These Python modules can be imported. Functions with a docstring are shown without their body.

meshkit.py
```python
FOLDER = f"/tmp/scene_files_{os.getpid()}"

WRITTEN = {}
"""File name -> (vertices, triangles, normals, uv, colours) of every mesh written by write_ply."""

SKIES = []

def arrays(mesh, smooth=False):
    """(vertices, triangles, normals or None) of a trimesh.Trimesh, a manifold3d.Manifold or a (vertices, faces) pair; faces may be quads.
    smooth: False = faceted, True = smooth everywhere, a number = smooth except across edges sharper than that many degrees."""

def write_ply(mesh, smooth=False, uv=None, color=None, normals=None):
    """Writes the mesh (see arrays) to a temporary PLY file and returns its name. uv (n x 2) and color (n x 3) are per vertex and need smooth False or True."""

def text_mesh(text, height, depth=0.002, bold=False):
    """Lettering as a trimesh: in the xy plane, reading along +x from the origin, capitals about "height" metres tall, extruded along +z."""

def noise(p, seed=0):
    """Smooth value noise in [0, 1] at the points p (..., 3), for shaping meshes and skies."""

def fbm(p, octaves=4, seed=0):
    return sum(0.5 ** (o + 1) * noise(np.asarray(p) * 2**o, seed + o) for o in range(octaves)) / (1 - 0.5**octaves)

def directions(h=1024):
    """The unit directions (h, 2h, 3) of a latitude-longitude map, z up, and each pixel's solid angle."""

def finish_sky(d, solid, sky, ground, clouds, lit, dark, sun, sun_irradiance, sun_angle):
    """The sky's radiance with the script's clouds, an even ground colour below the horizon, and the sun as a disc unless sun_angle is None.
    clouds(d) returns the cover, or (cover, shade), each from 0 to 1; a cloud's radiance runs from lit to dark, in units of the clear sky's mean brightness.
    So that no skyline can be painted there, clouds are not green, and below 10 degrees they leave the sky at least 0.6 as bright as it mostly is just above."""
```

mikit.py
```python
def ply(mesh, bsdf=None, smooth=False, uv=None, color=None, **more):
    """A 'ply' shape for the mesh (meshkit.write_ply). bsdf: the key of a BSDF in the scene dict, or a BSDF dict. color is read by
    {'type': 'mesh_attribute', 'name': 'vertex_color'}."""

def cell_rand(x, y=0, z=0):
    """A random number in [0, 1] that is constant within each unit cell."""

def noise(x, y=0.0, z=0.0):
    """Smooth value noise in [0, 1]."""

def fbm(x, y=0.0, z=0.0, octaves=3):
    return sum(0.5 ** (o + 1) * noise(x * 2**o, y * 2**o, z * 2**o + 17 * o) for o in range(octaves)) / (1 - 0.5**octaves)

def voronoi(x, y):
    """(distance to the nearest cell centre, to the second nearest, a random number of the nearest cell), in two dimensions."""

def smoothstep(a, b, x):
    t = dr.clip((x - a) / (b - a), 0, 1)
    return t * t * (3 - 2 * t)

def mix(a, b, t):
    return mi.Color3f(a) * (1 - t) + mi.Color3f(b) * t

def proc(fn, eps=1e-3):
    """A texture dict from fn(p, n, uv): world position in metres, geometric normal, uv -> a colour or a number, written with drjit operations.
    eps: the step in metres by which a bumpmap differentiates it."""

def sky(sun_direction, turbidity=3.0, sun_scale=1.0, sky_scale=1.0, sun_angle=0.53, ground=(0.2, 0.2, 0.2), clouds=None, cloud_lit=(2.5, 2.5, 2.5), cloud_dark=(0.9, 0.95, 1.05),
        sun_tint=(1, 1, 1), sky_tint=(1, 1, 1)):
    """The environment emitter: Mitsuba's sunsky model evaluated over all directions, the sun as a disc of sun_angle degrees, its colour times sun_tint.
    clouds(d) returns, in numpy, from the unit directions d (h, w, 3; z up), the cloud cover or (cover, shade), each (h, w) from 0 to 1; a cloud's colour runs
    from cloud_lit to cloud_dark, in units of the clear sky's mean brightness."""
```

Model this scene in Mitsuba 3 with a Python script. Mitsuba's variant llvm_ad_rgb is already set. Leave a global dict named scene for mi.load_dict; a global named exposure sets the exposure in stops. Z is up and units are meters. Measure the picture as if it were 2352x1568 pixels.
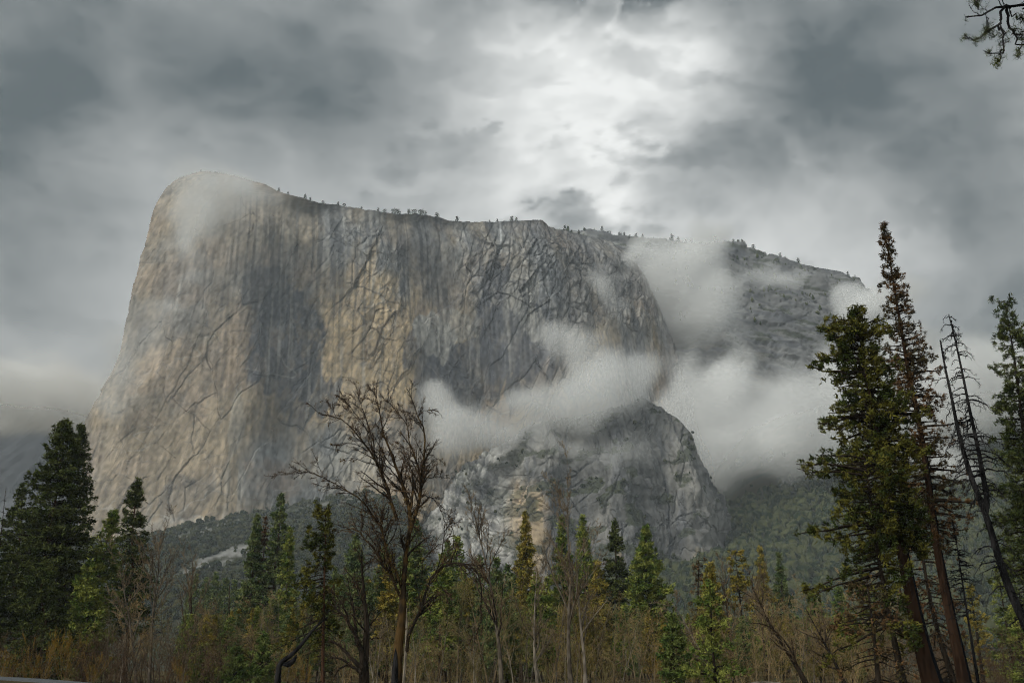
import math
import numpy as np, trimesh, mitsuba as mi, mikit, meshkit
from scipy.interpolate import PchipInterpolator as Pchip

T = mi.ScalarTransform4f
scene, labels = {'type': 'scene'}, {}

# ------------------------------------------------------------------ camera, sky, exposure
EYE, PITCH, FOC = np.array([0.0, 0.0, 1.7]), math.radians(18.0), 2288.0
CP, SP = math.cos(PITCH), math.sin(PITCH)
scene['camera'] = {'type': 'perspective', 'fov': math.degrees(2 * math.atan(1176 / FOC)), 'fov_axis': 'x',
                   'near_clip': 0.1, 'far_clip': 20000.0,
                   'to_world': T().look_at(origin=EYE.tolist(), target=[0, CP, 1.7 + SP], up=[0, 0, 1]),
                   'medium': {'type': 'ref', 'id': 'valley_air'}}
exposure = 2.15
SUN = (-0.62, -0.52, 0.62)


def sm(a, b, x):
    t = np.clip((np.asarray(x, float) - a) / (b - a), 0, 1)
    return t * t * (3 - 2 * t)


def cloud_field(d):
    """A heavy broken overcast: mottled by noise all round, one thin bright rift ahead, thick banks either side of it."""
    az, el = np.degrees(np.arctan2(d[..., 0], d[..., 1])), np.degrees(np.arcsin(np.clip(d[..., 2], -1, 1)))
    q = d / (d[..., 2:3] + 0.45)
    w1 = meshkit.fbm(q * 2.1 + 3.1, 4, 11) - 0.5
    w2 = meshkit.fbm(q * 2.1 + 9.7, 4, 23) - 0.5
    a, e = az + 13 * w1, el + 10 * w2

    def g(ca, ce, ra, re, tilt=0.0):
        c, s = math.cos(math.radians(tilt)), math.sin(math.radians(tilt))
        u, v = (a - ca) * c + (e - ce) * s, -(a - ca) * s + (e - ce) * c
        return np.exp(-(u / ra) ** 2 - (v / re) ** 2)

    warp = np.stack([w2, w1, w2], -1)
    big = meshkit.fbm(q * 1.6 + warp * 1.2, 5, 5)
    q = d * np.array([1.0, 1.0, 1.25])
    p1, p2 = q * 6.0 + warp * 1.2, q * 13.0 + warp * 2.2
    fine = meshkit.fbm(p1, 6, 31)
    puff = sum(0.58 ** o * np.abs(2 * meshkit.noise(p1 * 1.3 * 2.03 ** o + 3.7 * o, 60 + o) - 1) for o in range(7)) / 2.2
    torn = meshkit.fbm(p2 + 2.2 * np.stack([fine, puff, fine], -1), 6, 57)
    light = 0.178 + 0.46 * (big - 0.5) + 0.38 * (fine - 0.5) + 0.32 * (0.42 - puff) + 0.14 * (torn - 0.5)
    rift = 0.57 * g(3.0, 27, 5.4, 7) + 0.34 * g(0.5, 36, 5.0, 6) + 0.34 * g(2.5, 20.5, 12, 5.5) + 0.42 * g(9.5, 31.5, 4.5, 3.5) + 0.20 * g(4, 27, 12, 8)
    light += rift * (0.56 + 1.7 * (fine - 0.5) + 1.2 * (0.42 - puff) + .55 * sm(.40, .56, torn))
    light += 0.12 * g(-9, 24, 8, 6) + 0.12 * g(-21, 27, 6, 3.5) + 0.20 * g(-22, 15, 5, 8) + .12 * g(-20, 22, 9, 5) + 0.14 * g(12, 19, 9, 6) + 0.14 * g(19, 20, 6, 4)
    light -= (0.15 * g(5, 29.5, 5, 4) + 0.24 * g(7, 36.8, 7, 2.4) + .10 * g(22, 15, 7, 7)) * sm(.44, .60, torn + .3 * (puff - .42)) * 2
    light -= 0.16 * g(-14, 33, 9, 4.5) + 0.14 * g(-27, 31, 9, 7) + 0.17 * g(18, 32, 7, 7) + 0.17 * g(26, 28, 6, 8) + 0.14 * g(25, 14, 6, 5)
    return np.ones(az.shape), 1 - np.clip(light, 0.0, 1.0)


scene['sky'] = mikit.sky(SUN, turbidity=4, sun_scale=0.28, sun_angle=34, ground=(0.10, 0.10, 0.08), clouds=cloud_field,
                         cloud_lit=(2.4, 2.5, 2.52), cloud_dark=(0.19, 0.255, 0.295), sun_tint=(1.48, 1.88, 2.46))


# ------------------------------------------------------------------ helpers
def at(px, py, Y):
    """The point at the distance Y ahead that the photograph shows at (px, py) of its 2352 x 1568 view."""
    px, py, Y = np.broadcast_arrays(np.asarray(px, float), np.asarray(py, float), np.asarray(Y, float))
    x, v = px - 1176.0, 784.0 - py
    f, u = FOC * CP - v * SP, FOC * SP + v * CP
    return np.stack([x / f * Y, Y, 1.7 + u / f * Y], -1)


def numbered(name):
    k, n = name, 0
    while k in labels:
        n += 1
        k = f'{name}_{n:03d}'
    return k


def thing(name, label, cat, group=None, kind=None):
    k = numbered(name)
    labels[k] = {'label': label, 'category': cat}
    if group: labels[k]['group'] = group
    if kind: labels[k]['kind'] = kind
    return k


def put(key, mesh, bsdf, smooth=False, color=None, kind=None, label=None, **more):
    k, n = key, 0
    while k in scene:
        n += 1
        k = f'{key}_{n:03d}'
    scene[k] = mikit.ply(mesh, bsdf, smooth, color=color, **more)
    if kind: labels.setdefault(k, {})['kind'] = kind
    if label: labels.setdefault(k, {})['label'] = label
    return k


def grid_faces(nv, nu):
    i, j = np.meshgrid(np.arange(nv - 1), np.arange(nu - 1), indexing='ij')
    a = (i * nu + j).ravel()
    return np.stack([a, a + 1, a + nu + 1, a + nu], 1)


def fb(x, y, z=0.0, octaves=4, seed=0):
    x, y, z = np.broadcast_arrays(np.asarray(x, float), np.asarray(y, float), np.asarray(z, float))
    return meshkit.fbm(np.stack([x, y, z], -1), octaves, seed)


def ridge(x, y, z=0.0, octaves=4, seed=0):
    return sum(0.5 ** (o + 1) * (1 - np.abs(2 * fb(x * 2 ** o, y * 2 ** o, z * 2 ** o, 1, seed + 7 * o) - 1)) for o in range(octaves))


def curve(pts, axis):
    """A monotone curve through (px, py) points: py as a function of px (axis 0) or px of py (axis 1)."""
    p = sorted(pts, key=lambda c: c[axis])
    return Pchip([c[axis] for c in p], [c[1 - axis] for c in p], extrapolate=True)


def normals_of(P):
    n = np.cross(np.gradient(P, axis=1), np.gradient(P, axis=0))
    return n / (np.linalg.norm(n, axis=-1, keepdims=True) + 1e-9)


def lerp(a, b, t):
    return np.asarray(a) * (1 - t[..., None]) + np.asarray(b) * t[..., None]


def blob(P, c, r, tilt=0.0, seed=0, rough=0.8, soft=0.35, size=60.0):
    """A ragged patch of rock on a face, from 0 to 1: centre c = (px, py, Y), radii r in metres across and up."""
    o = at(*c)
    x, z = P[..., 0] - o[0], P[..., 2] - o[2]
    ca, sa = math.cos(math.radians(tilt)), math.sin(math.radians(tilt))
    d = np.hypot((x * ca + z * sa) / r[0], (-x * sa + z * ca) / r[1])
    d = d + rough * ((fb(P[..., 0] / size, P[..., 2] / size * 0.7, seed * 3.1, 4, seed) - 0.5) * 0.9 + (fb((x - .2 * z) / (size * .28), z / (size * 1.6), seed * 1.7, 3, seed + 50) - .5) * 0.9)
    return 1 - sm(1 - soft, 1 + soft, d)


for name, rgb, rough in (('earth', (0.055, 0.045, 0.03), 0.95),):
    scene[name] = {'type': 'diffuse', 'reflectance': {'type': 'rgb', 'value': list(rgb)}}
scene['rock'] = {'type': 'twosided', 'bsdf': {'type': 'diffuse', 'reflectance': {'type': 'mesh_attribute', 'name': 'vertex_color'}}}

TAN, OCHRE, GREY, PALE, DARK, BLACK, ROSE = (0.48, 0.388, 0.275), (0.56, 0.42, 0.255), (0.30, 0.305, 0.31), (0.55, 0.53, 0.49), (0.125, 0.13, 0.15), (0.06, 0.063, 0.075), (0.42, 0.32, 0.25)


# ------------------------------------------------------------------ the great wall
def plates(x, z, wx, wz, shear, warp, seed):
    """Straight-edged slabs about wx by wz metres: (offset from -1 to 1, each slab its own tilt; metres to its edge; a random number of the slab)."""
    from scipy.spatial import cKDTree
    rng = np.random.default_rng(seed)
    u = (x - shear * z + warp * (fb(x / 40, z / 60, seed, 3, seed) - .5) * 2) / wx
    v = (z + warp * 1.5 * (fb(x / 50, z / 50, seed + 5, 3, seed + 1) - .5) * 2) / wz
    lo, hi = (u.min() - 1, v.min() - 1), (u.max() + 1, v.max() + 1)
    n = int((hi[0] - lo[0]) * (hi[1] - lo[1]) * 1.15) + 4
    c = rng.uniform(lo, hi, (n, 2))
    d, i = cKDTree(c).query(np.stack([u.ravel(), v.ravel()], 1), k=2)
    d, i = d.reshape(u.shape + (2,)), i[:, 0].reshape(u.shape)
    a, b, o, r = rng.normal(0, .5, n), rng.normal(0, .45, n), rng.uniform(-.6, .6, n), rng.uniform(0, 1, n)
    return np.clip(o[i] + a[i] * (u - c[i, 0]) + b[i] * (v - c[i, 1]), -1.3, 1.3), (d[..., 1] - d[..., 0]) * min(wx, wz) * .5, r[i]


def cracks(x, z, n, angles, lengths, seed, width=1.3):
    """Long joints that run up the face at one of the angles, wandering a little: 1 in the joint, 0 off it."""
    rng, out = np.random.default_rng(seed), np.zeros(x.shape)
    wob = (fb(x / 90, z / 120, 0, 2, seed) - .5) * 14 + (fb(x / 12, z / 16, 0, 2, seed + 1) - .5) * 5
    for _ in range(n):
        cx, cz = rng.uniform(x.min(), x.max()), rng.uniform(z.min() + 50, z.max())
        a, L, w = math.radians(rng.uniform(*angles)), rng.uniform(*lengths) / 2, width * rng.uniform(.5, 1.5)
        al = (x - cx) * math.cos(a) + (z - cz) * math.sin(a)
        ac = -(x - cx) * math.sin(a) + (z - cz) * math.cos(a) + wob 
        out = np.maximum(out, np.exp(-(ac / w) ** 2) * sm(L, L * .6, np.abs(al)))
    return out


def main_wall():
    NS, NT = 760, 520
    left = curve([(160, 1420), (178, 1300), (186, 1230), (190, 1060), (193, 975), (212, 930), (239, 888), (262, 845), (280, 800), (290, 750), (297, 700), (305, 650), (318, 600), (335, 540),
                  (352, 480), (372, 440), (405, 408), (465, 390)], 1)
    right = curve([(1700, 1420), (1660, 1150), (1610, 960), (1575, 860), (1540, 760), (1508, 700), (1480, 645), (1450, 600), (1425, 575), (1400, 556)], 1)
    rim = curve([(465, 391), (520, 398), (590, 416), (650, 440), (720, 464), (800, 475), (900, 489), (1000, 497), (1040, 508), (1120, 510), (1180, 506), (1240, 506), (1268, 523), (1320, 536), (1400, 556)], 0)
    depth = Pchip([0, .05, .11, .2, .4, .6, .8, .93, 1.0], [1650, 1560, 1512, 1505, 1560, 1640, 1730, 1790, 1900])
    s = np.concatenate([-np.linspace(1, 0.02, 30) ** 1.5 * 0.2, np.linspace(0, 1, NS), 1 + np.linspace(0.02, 1, 30) ** 1.5 * 0.2])
    t = np.linspace(0, 1, NT)
    S, Tt = np.meshgrid(s, t)
    Sc = np.clip(S, 0, 1)
    over = np.abs(S - Sc) / 0.2
    ry = rim(465 + 935 * Sc) + np.where(S < 0, 150, 60) * over + 7 * (fb(Sc * 935 / 26, 0.5, 0, 3, 77) - .5) + 4 * (np.floor(4 * fb(Sc * 935 / 17, 2.5, 0, 2, 78)) / 4 - .5) * sm(.2, .4, Sc)
    py = 1440 + (ry - 1440) * Tt
    yl, yr = np.maximum(1440 + (391 - 1440) * Tt, 391), 1440 + (556 - 1440) * Tt
    L, R = left(yl), right(yr)
    px = L + (R - L) * Sc
    over = np.abs(S - Sc) / 0.2
    px = px + np.where(S < 0, 1, -1) * over * 160
    Y = depth(Sc) - 150 * (1 - Tt) ** 1.3 + 45 * sm(0.9, 1.0, Tt) ** 2 + 800 * over
    # the blunt prow and the shallow bays either side of it
    Y = Y + 30 * np.sin(Sc * 21 + 1.2 * Tt) * sm(0.1, 0.3, Sc) * (1 - 0.5 * Tt)
    P = at(px, py, Y)
    x, z = P[..., 0] + P[..., 1] * 0.35, P[..., 2]
    lean = x + 0.16 * z
    N = normals_of(P)
    dis = 26 * (fb(lean / 170, z / 420, 1, 3, 2) - 0.5) + 11 * (ridge(lean / 75, z / 330, 0, 3, 9) - 0.5)
    # slabs and flakes: tilted plates with straight edges, at three sizes
    f1, e1, r1 = plates(x, z, 62, 150, 0.30, 14, 12)
    f2, e2, r2 = plates(x, z, 24, 62, 0.42, 9, 13)
    f3, e3, r3 = plates(x, z, 9, 22, 0.55, 5, 14)
    f4, e4, r4 = plates(x, z, 44, 26, -0.9, 9, 15)
    calm = sm(0.35, 0.6, fb(x / 140, z / 170, 0, 3, 6)) * (0.25 + 0.75 * sm(.32, .52, Sc + .25 * (fb(x / 120, z / 120, 2, 3, 7) - .5)))
    hid = 1 - np.clip(blob(P, (1300, 960, 1600), (150, 90), 0, 98, .3, .4) + .8 * blob(P, (490, 460, 1560), (75, 75), 0, 99, .3, .4), 0, 1)
    dis += (2.2 + 4 * calm) * f1 + (0.45 + 3.4 * calm) * hid * f2 + (0.25 + 1.5 * calm) * hid * f3 + 3.0 * calm * hid * f4
    dis -= 3.0 * np.exp(-(e2 / 1.3) ** 2) * calm * (r2 > .4) + (.5 + 1.6 * calm) * np.exp(-(e1 / 1.6) ** 2) * (r1 > .5)
    line = cracks(x, z, 18, (68, 90), (50, 180), 5, .8) * (.35 + .65 * calm) + 0.7 * cracks(x, z, 24, (28, 56), (25, 90), 6, .8) * (.2 + .8 * calm) + .7 * cracks(x, z, 80, (64, 92), (25, 110), 8, .7)
    dis -= 0.8 * np.clip(line, 0, 1) * hid
    dis += hid * ((1.4 + 3 * calm) * (fb((x - .2 * z) / 11, z / 60, 2, 2, 17) - 0.5) + (.9 + 1.6 * calm) * (fb(x / 5, z / 11, 2, 1, 19) - 0.5))
    P = P + N * (dis * (1 - 0.5 * over) * (1 - .75 * sm(.93, 1, Tt)))[..., None]
    # colour: what the rock is, plus shadow lines painted along slab edges
    lo, md = fb(x / 210, z / 260, 3, 4, 21), fb(x / 40, z / 95, 8, 5, 22)
    col = lerp(TAN, GREY, sm(0.40, 0.62, 0.55 * lo + 0.45 * md + 0.10 * sm(0.45, 0.95, Tt) - 0.06 * blob(P, (860, 860, 1580), (190, 170), 0, 90, soft=.8)))
    col = lerp(col, OCHRE, 0.55 * sm(0.50, 0.68, fb(x / 60, z / 150, 5, 4, 24)))
    col = lerp(col, ROSE, 0.6 * sm(0.54, 0.66, fb(x / 90, z / 70, 9, 4, 27)))
    gold = blob(P, (850, 800, 1570), (92, 150), -6, 31, 1.3, .30)
    upper = sm(.70, .86, Tt + .10 * (fb(x / 70, z / 60, 0, 4, 95) - .5) * 2) * sm(.10, .2, Sc)
    right_ = sm(.54, .68, Sc + .14 * (fb(x / 60, z / 90, 4, 4, 96) - .5) * 2)
    col = lerp(col, (.33, .325, .32), .45 * upper)
    col = lerp(col, (.30, .31, .33), .55 * right_ * sm(.36, .56, fb(x / 60, z / 120, 4, 4, 97)))
    col = lerp(col, (.40, .335, .262), .5 * sm(.30, .12, Sc))
    col = lerp(col, (0.68, 0.525, 0.33), 0.78 * gold)
    # flakes fallen away show paler or darker rock
    col = col * (0.86 + 0.16 * r1 + (0.16 * r2 - 0.06) * (0.3 + calm) + (.14 * r3 - .07) * calm + (.12 * r4 - .06) * calm)[..., None]
    for c, r, tl, a, k in (((668, 800, 1520), (46, 112), -4, .95, 1), ((640, 690, 1530), (34, 55), 20, .75, 2), ((700, 900, 1500), (40, 56), 0, .85, 3), ((1010, 870, 1620), (48, 62), 12, .72, 4),
                           ((1090, 860, 1650), (74, 66), 0, .85, 5), ((1200, 800, 1720), (75, 105), -18, .85, 6), ((1135, 700, 1690), (26, 95), -6, .85, 7), ((1010, 640, 1610), (40, 60), 0, .45, 8),
                           ((1340, 660, 1770), (60, 90), -25, .40, 9), ((700, 640, 1530), (90, 80), 0, .38, 10), ((420, 700, 1500), (70, 90), 30, .35, 11), ((455, 1150, 1450), (45, 30), 20, .45, 12),
                           ((300, 760, 1540), (30, 60), 10, .30, 13), ((960, 560, 1600), (40, 40), 0, .45, 14), ((1300, 560, 1780), (70, 40), -10, .35, 15)):
        col = lerp(col, DARK, a * blob(P, c, r, tl, 40 + k, 1.25, .09, 44) * (0.72 + 0.28 * sm(.3, .6, fb(x / 9, z / 16, 0, 3, 60 + k))))
    for c, r, a, k in (((1000, 770, 1600), (34, 40), .8, 1), ((1040, 735, 1600), (30, 34), .6, 2), ((975, 760, 1600), (13, 20), .9, 3), ((1195, 680, 1700), (30, 50), .5, 4), ((1225, 760, 1700), (22, 30), .6, 5),
                       ((560, 1000, 1480), (10, 60), .4, 6), ((900, 1040, 1560), (90, 40), .45, 7), ((820, 1100, 1560), (80, 30), .4, 8), ((420, 1230, 1400), (120, 22), .4, 9)):
        col = lerp(col, PALE, a * blob(P, c, r, 0, 70 + k, 1.1, .10, 30))
    # rain streaks that run down from the rim and from roofs
    sx = x + 3 * fb(x / 30, z / 120, 0, 2, 80)
    st = sm(0.52, 0.64, fb(sx / 5.5, z / 240, 0, 3, 81)) * sm(0.40, 0.58, fb(x / 45, z / 120, 0, 3, 82) + 0.15 * sm(0.45, .9, Tt) - .05 - .10 * sm(.30, .12, Sc) - .08 * sm(.5, .3, Tt))
    col = lerp(col, BLACK, 0.54 * st * (.35 + .65 * np.clip(upper + right_ + .4 * gold, 0, 1)))
    st2 = sm(0.58, 0.72, fb(sx / 11, z / 330, 5, 3, 85)) * sm(.5, .66, fb(x / 80, z / 110, 9, 3, 86))
    col = lerp(col, PALE, 0.45 * st2)
    fall = np.exp(-((P[..., 0] - at(1148, 540, 1690)[0] - 2 * np.sin(z / 23)) / 1.6) ** 2) * sm(0.90, 0.93, Tt)
    col = lerp(col, (0.75, 0.76, 0.77), 0.8 * fall)
    col = lerp(col, DARK, 0.36 * np.clip(line, 0, 1))
    dike = np.exp(-((fb(x / 120, (z + 0.25 * x) / 60, 3, 3, 88) - 0.5) / 0.006) ** 2) * sm(.55, .65, fb(x / 90, z / 90, 4, 2, 89))
    col = lerp(col, PALE, 0.5 * dike)
    fleck = fb(x / 4.5, z / 6, 1, 1, 90) + .9 * (fb(x / 4.5, z / 40, 6, 1, 92) - .5) + .8 * (fb((x - .5 * z) / 9, (z + .4 * x) / 22, 3, 2, 93) - .5)
    hair = np.exp(-((fb((x - .22 * z) / 8, (z + .2 * x) / 75, 3, 2, 192) - .5) / .022) ** 2) + .8 * np.exp(-((fb((x - .5 * z) / 16, (z + .5 * x) / 60, 9, 2, 193) - .5) / .016) ** 2)
    grain = .32 * (fb((x - .33 * z) / 5, (z + .33 * x) / 55, 3, 2, 194) - .5)
    col = col * (1 + hid * grain)[..., None]
    col = lerp(col, DARK, .30 * np.clip(hair, 0, 1) * hid)
    col = lerp(col, PALE, .35 * sm(.66, .74, fb((x - .2 * z) / 9, z / 22, 4, 3, 195)) * (.3 + .7 * calm) * hid)
    col = col * np.clip(1 + hid * (0.72 + 0.56 * fleck - 1), .3, 1.5)[..., None]
    joint = np.clip(np.exp(-(e2 / .9) ** 2) * (r2 > .35) + np.exp(-(e3 / .6) ** 2) * (r3 > .6) + np.exp(-(e4 / .9) ** 2) * (r4 > .5), 0, 1) * (.15 + .85 * calm)
    col = lerp(col, DARK, .45 * joint)
    col = lerp(col, DARK, .22 * np.exp(-(e1 / 1.0) ** 2) * (r1 > .45) + .16 * np.exp(-(e4 / .8) ** 2) * (r4 > .7) * hid)  # thin overhang shadows drawn into the rock colour along slab edges
    # plateau behind the rim
    back = []
    top, dirn = P[-1], np.array([0, 1.0, 0])
    for k, (dy, dz) in enumerate(((6, 2.0), (16, 3.5), (40, 3), (110, -4), (260, -20), (600, -60))):
        q = top + dirn * dy + np.array([0, 0, dz])
        q[:, 2] += 3 * (fb(q[:, 0] / 30, q[:, 1] / 30, 0, 3, 91) - 0.5)
        back.append(q)
    P = np.concatenate([P, np.array(back)])
    col = np.concatenate([col, np.repeat(np.clip(col[-1:], 0.2, 0.6), len(back), 0)])
    k = thing('mountain', 'huge sheer granite wall of tan and grey rock with a rounded prow', 'mountain', kind='structure')
    P[..., 2] = np.maximum(P[..., 2], -3.0)
    scene[k] = mikit.ply((P.reshape(-1, 3), grid_faces(*P.shape[:2])), 'rock', False, color=np.clip(.84 * col.reshape(-1, 3), 0, 1))
    return P[:NT], rim


WALL, WALL_RIM = main_wall()


def rim_back(P, steps, seed=1, rough=3.0):
    back = []
    for dy, dz in steps:
        q = P[-1] + np.array([0, dy, dz])
        q[:, 2] += rough * (fb(q[:, 0] / 30, q[:, 1] / 30, 0, 3, seed) - 0.5)
        back.append(q)
    return np.concatenate([P, np.array(back)])


def far_ridge():
    """The slabby shoulder that runs back to the right of the wall."""
    NS, NT = 420, 240
    rim = curve([(1150, 522), (1260, 526), (1340, 528), (1420, 536), (1500, 547), (1580, 554), (1650, 556), (1700, 566), (1750, 580), (1800, 592), (1860, 606), (1920, 622), (1962, 638), (1995, 668),
                 (2030, 730), (2060, 800)], 0)
    s, t = np.linspace(0, 1, NS), np.linspace(0, 1, NT)
    S, Tt = np.meshgrid(s, t)
    px = 1150 + 910 * S + 30 * (1 - Tt)
    ry = rim(1150 + 910 * S)
    base = 1180.0
    py = base + (ry - base) * Tt
    # steep below, easing into sloping slabs towards the crest
    Y = 2050 + 130 * S + 420 * Tt ** 2.2 * (1 - 0.35 * S) + 60 * np.sin(S * 9) * (1 - Tt) + 500 * sm(0.9, 1.0, S) ** 2
    P = at(px, py, Y)
    x, z = P[..., 0], P[..., 2]
    N = normals_of(P)
    led = fb(x / 160, (z + 0.28 * x) / 26, 0, 4, 101)
    dis = 30 * (fb(x / 120, z / 120, 0, 4, 102) - .5) + 16 * (led - .5) + 10 * (ridge(x / 45, z / 60, 0, 3, 103) - .5) + 3 * (fb(x / 13, z / 11, 0, 1, 104) - .5)
    f1, e1, r1 = plates(x, z, 70, 18, -1.4, 8, 42)
    dis += 6 * f1 - 2 * np.exp(-(e1 / 1.4) ** 2)
    hid = 1 - np.clip(blob(P, (1560, 660, 2300), (120, 190), -25, 198, .3, .4) + blob(P, (1750, 990, 2200), (330, 110), 0, 199, .3, .4), 0, 1)
    dis = dis * (.15 + .85 * hid)
    P = P + N * dis[..., None]
    col = lerp((.23, .23, .235), (0.15, 0.152, 0.16), sm(.4, .6, fb(x / 90, z / 60, 0, 4, 110)))
    col = lerp(col, TAN, .6 * sm(.5, .65, fb(x / 80, z / 130, 4, 4, 111)) * sm(.75, .3, Tt))
    col = lerp(col, (0.44, 0.44, 0.43), .7 * sm(.70, .85, Tt) * sm(.42, .56, fb(x / 60, z / 30, 2, 3, 112)) * sm(.7, .4, S))
    col = lerp(col, DARK, .65 * sm(.52, .64, fb(x / 60, (z + .25 * x) / 14, 6, 4, 113)))
    col = lerp(col, (0.05, 0.06, 0.035), .7 * sm(.60, .68, fb(x / 40, (z + .25 * x) / 9, 8, 4, 114)) * sm(.5, .7, Tt))
    col = lerp(np.broadcast_to([.2, .2, .2], col.shape), col * (0.80 + 0.40 * fb(x / 9, z / 7, 1, 1, 115))[..., None], hid)
    P2 = rim_back(P, ((12, 3), (40, 4), (120, -2), (300, -30), (700, -200)))
    col = np.concatenate([col, np.repeat(col[-1:], 5, 0)])
    k = thing('mountain', 'grey ledged ridge descending to the right behind the drifting mist', 'mountain', kind='structure')
    P2[..., 2] = np.maximum(P2[..., 2], -3.0)
    scene[k] = mikit.ply((P2.reshape(-1, 3), grid_faces(*P2.shape[:2])), 'rock', True, color=np.clip(.88 * col.reshape(-1, 3), 0, 1))
    return P, rim


RIDGE, RIDGE_RIM = far_ridge()


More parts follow.
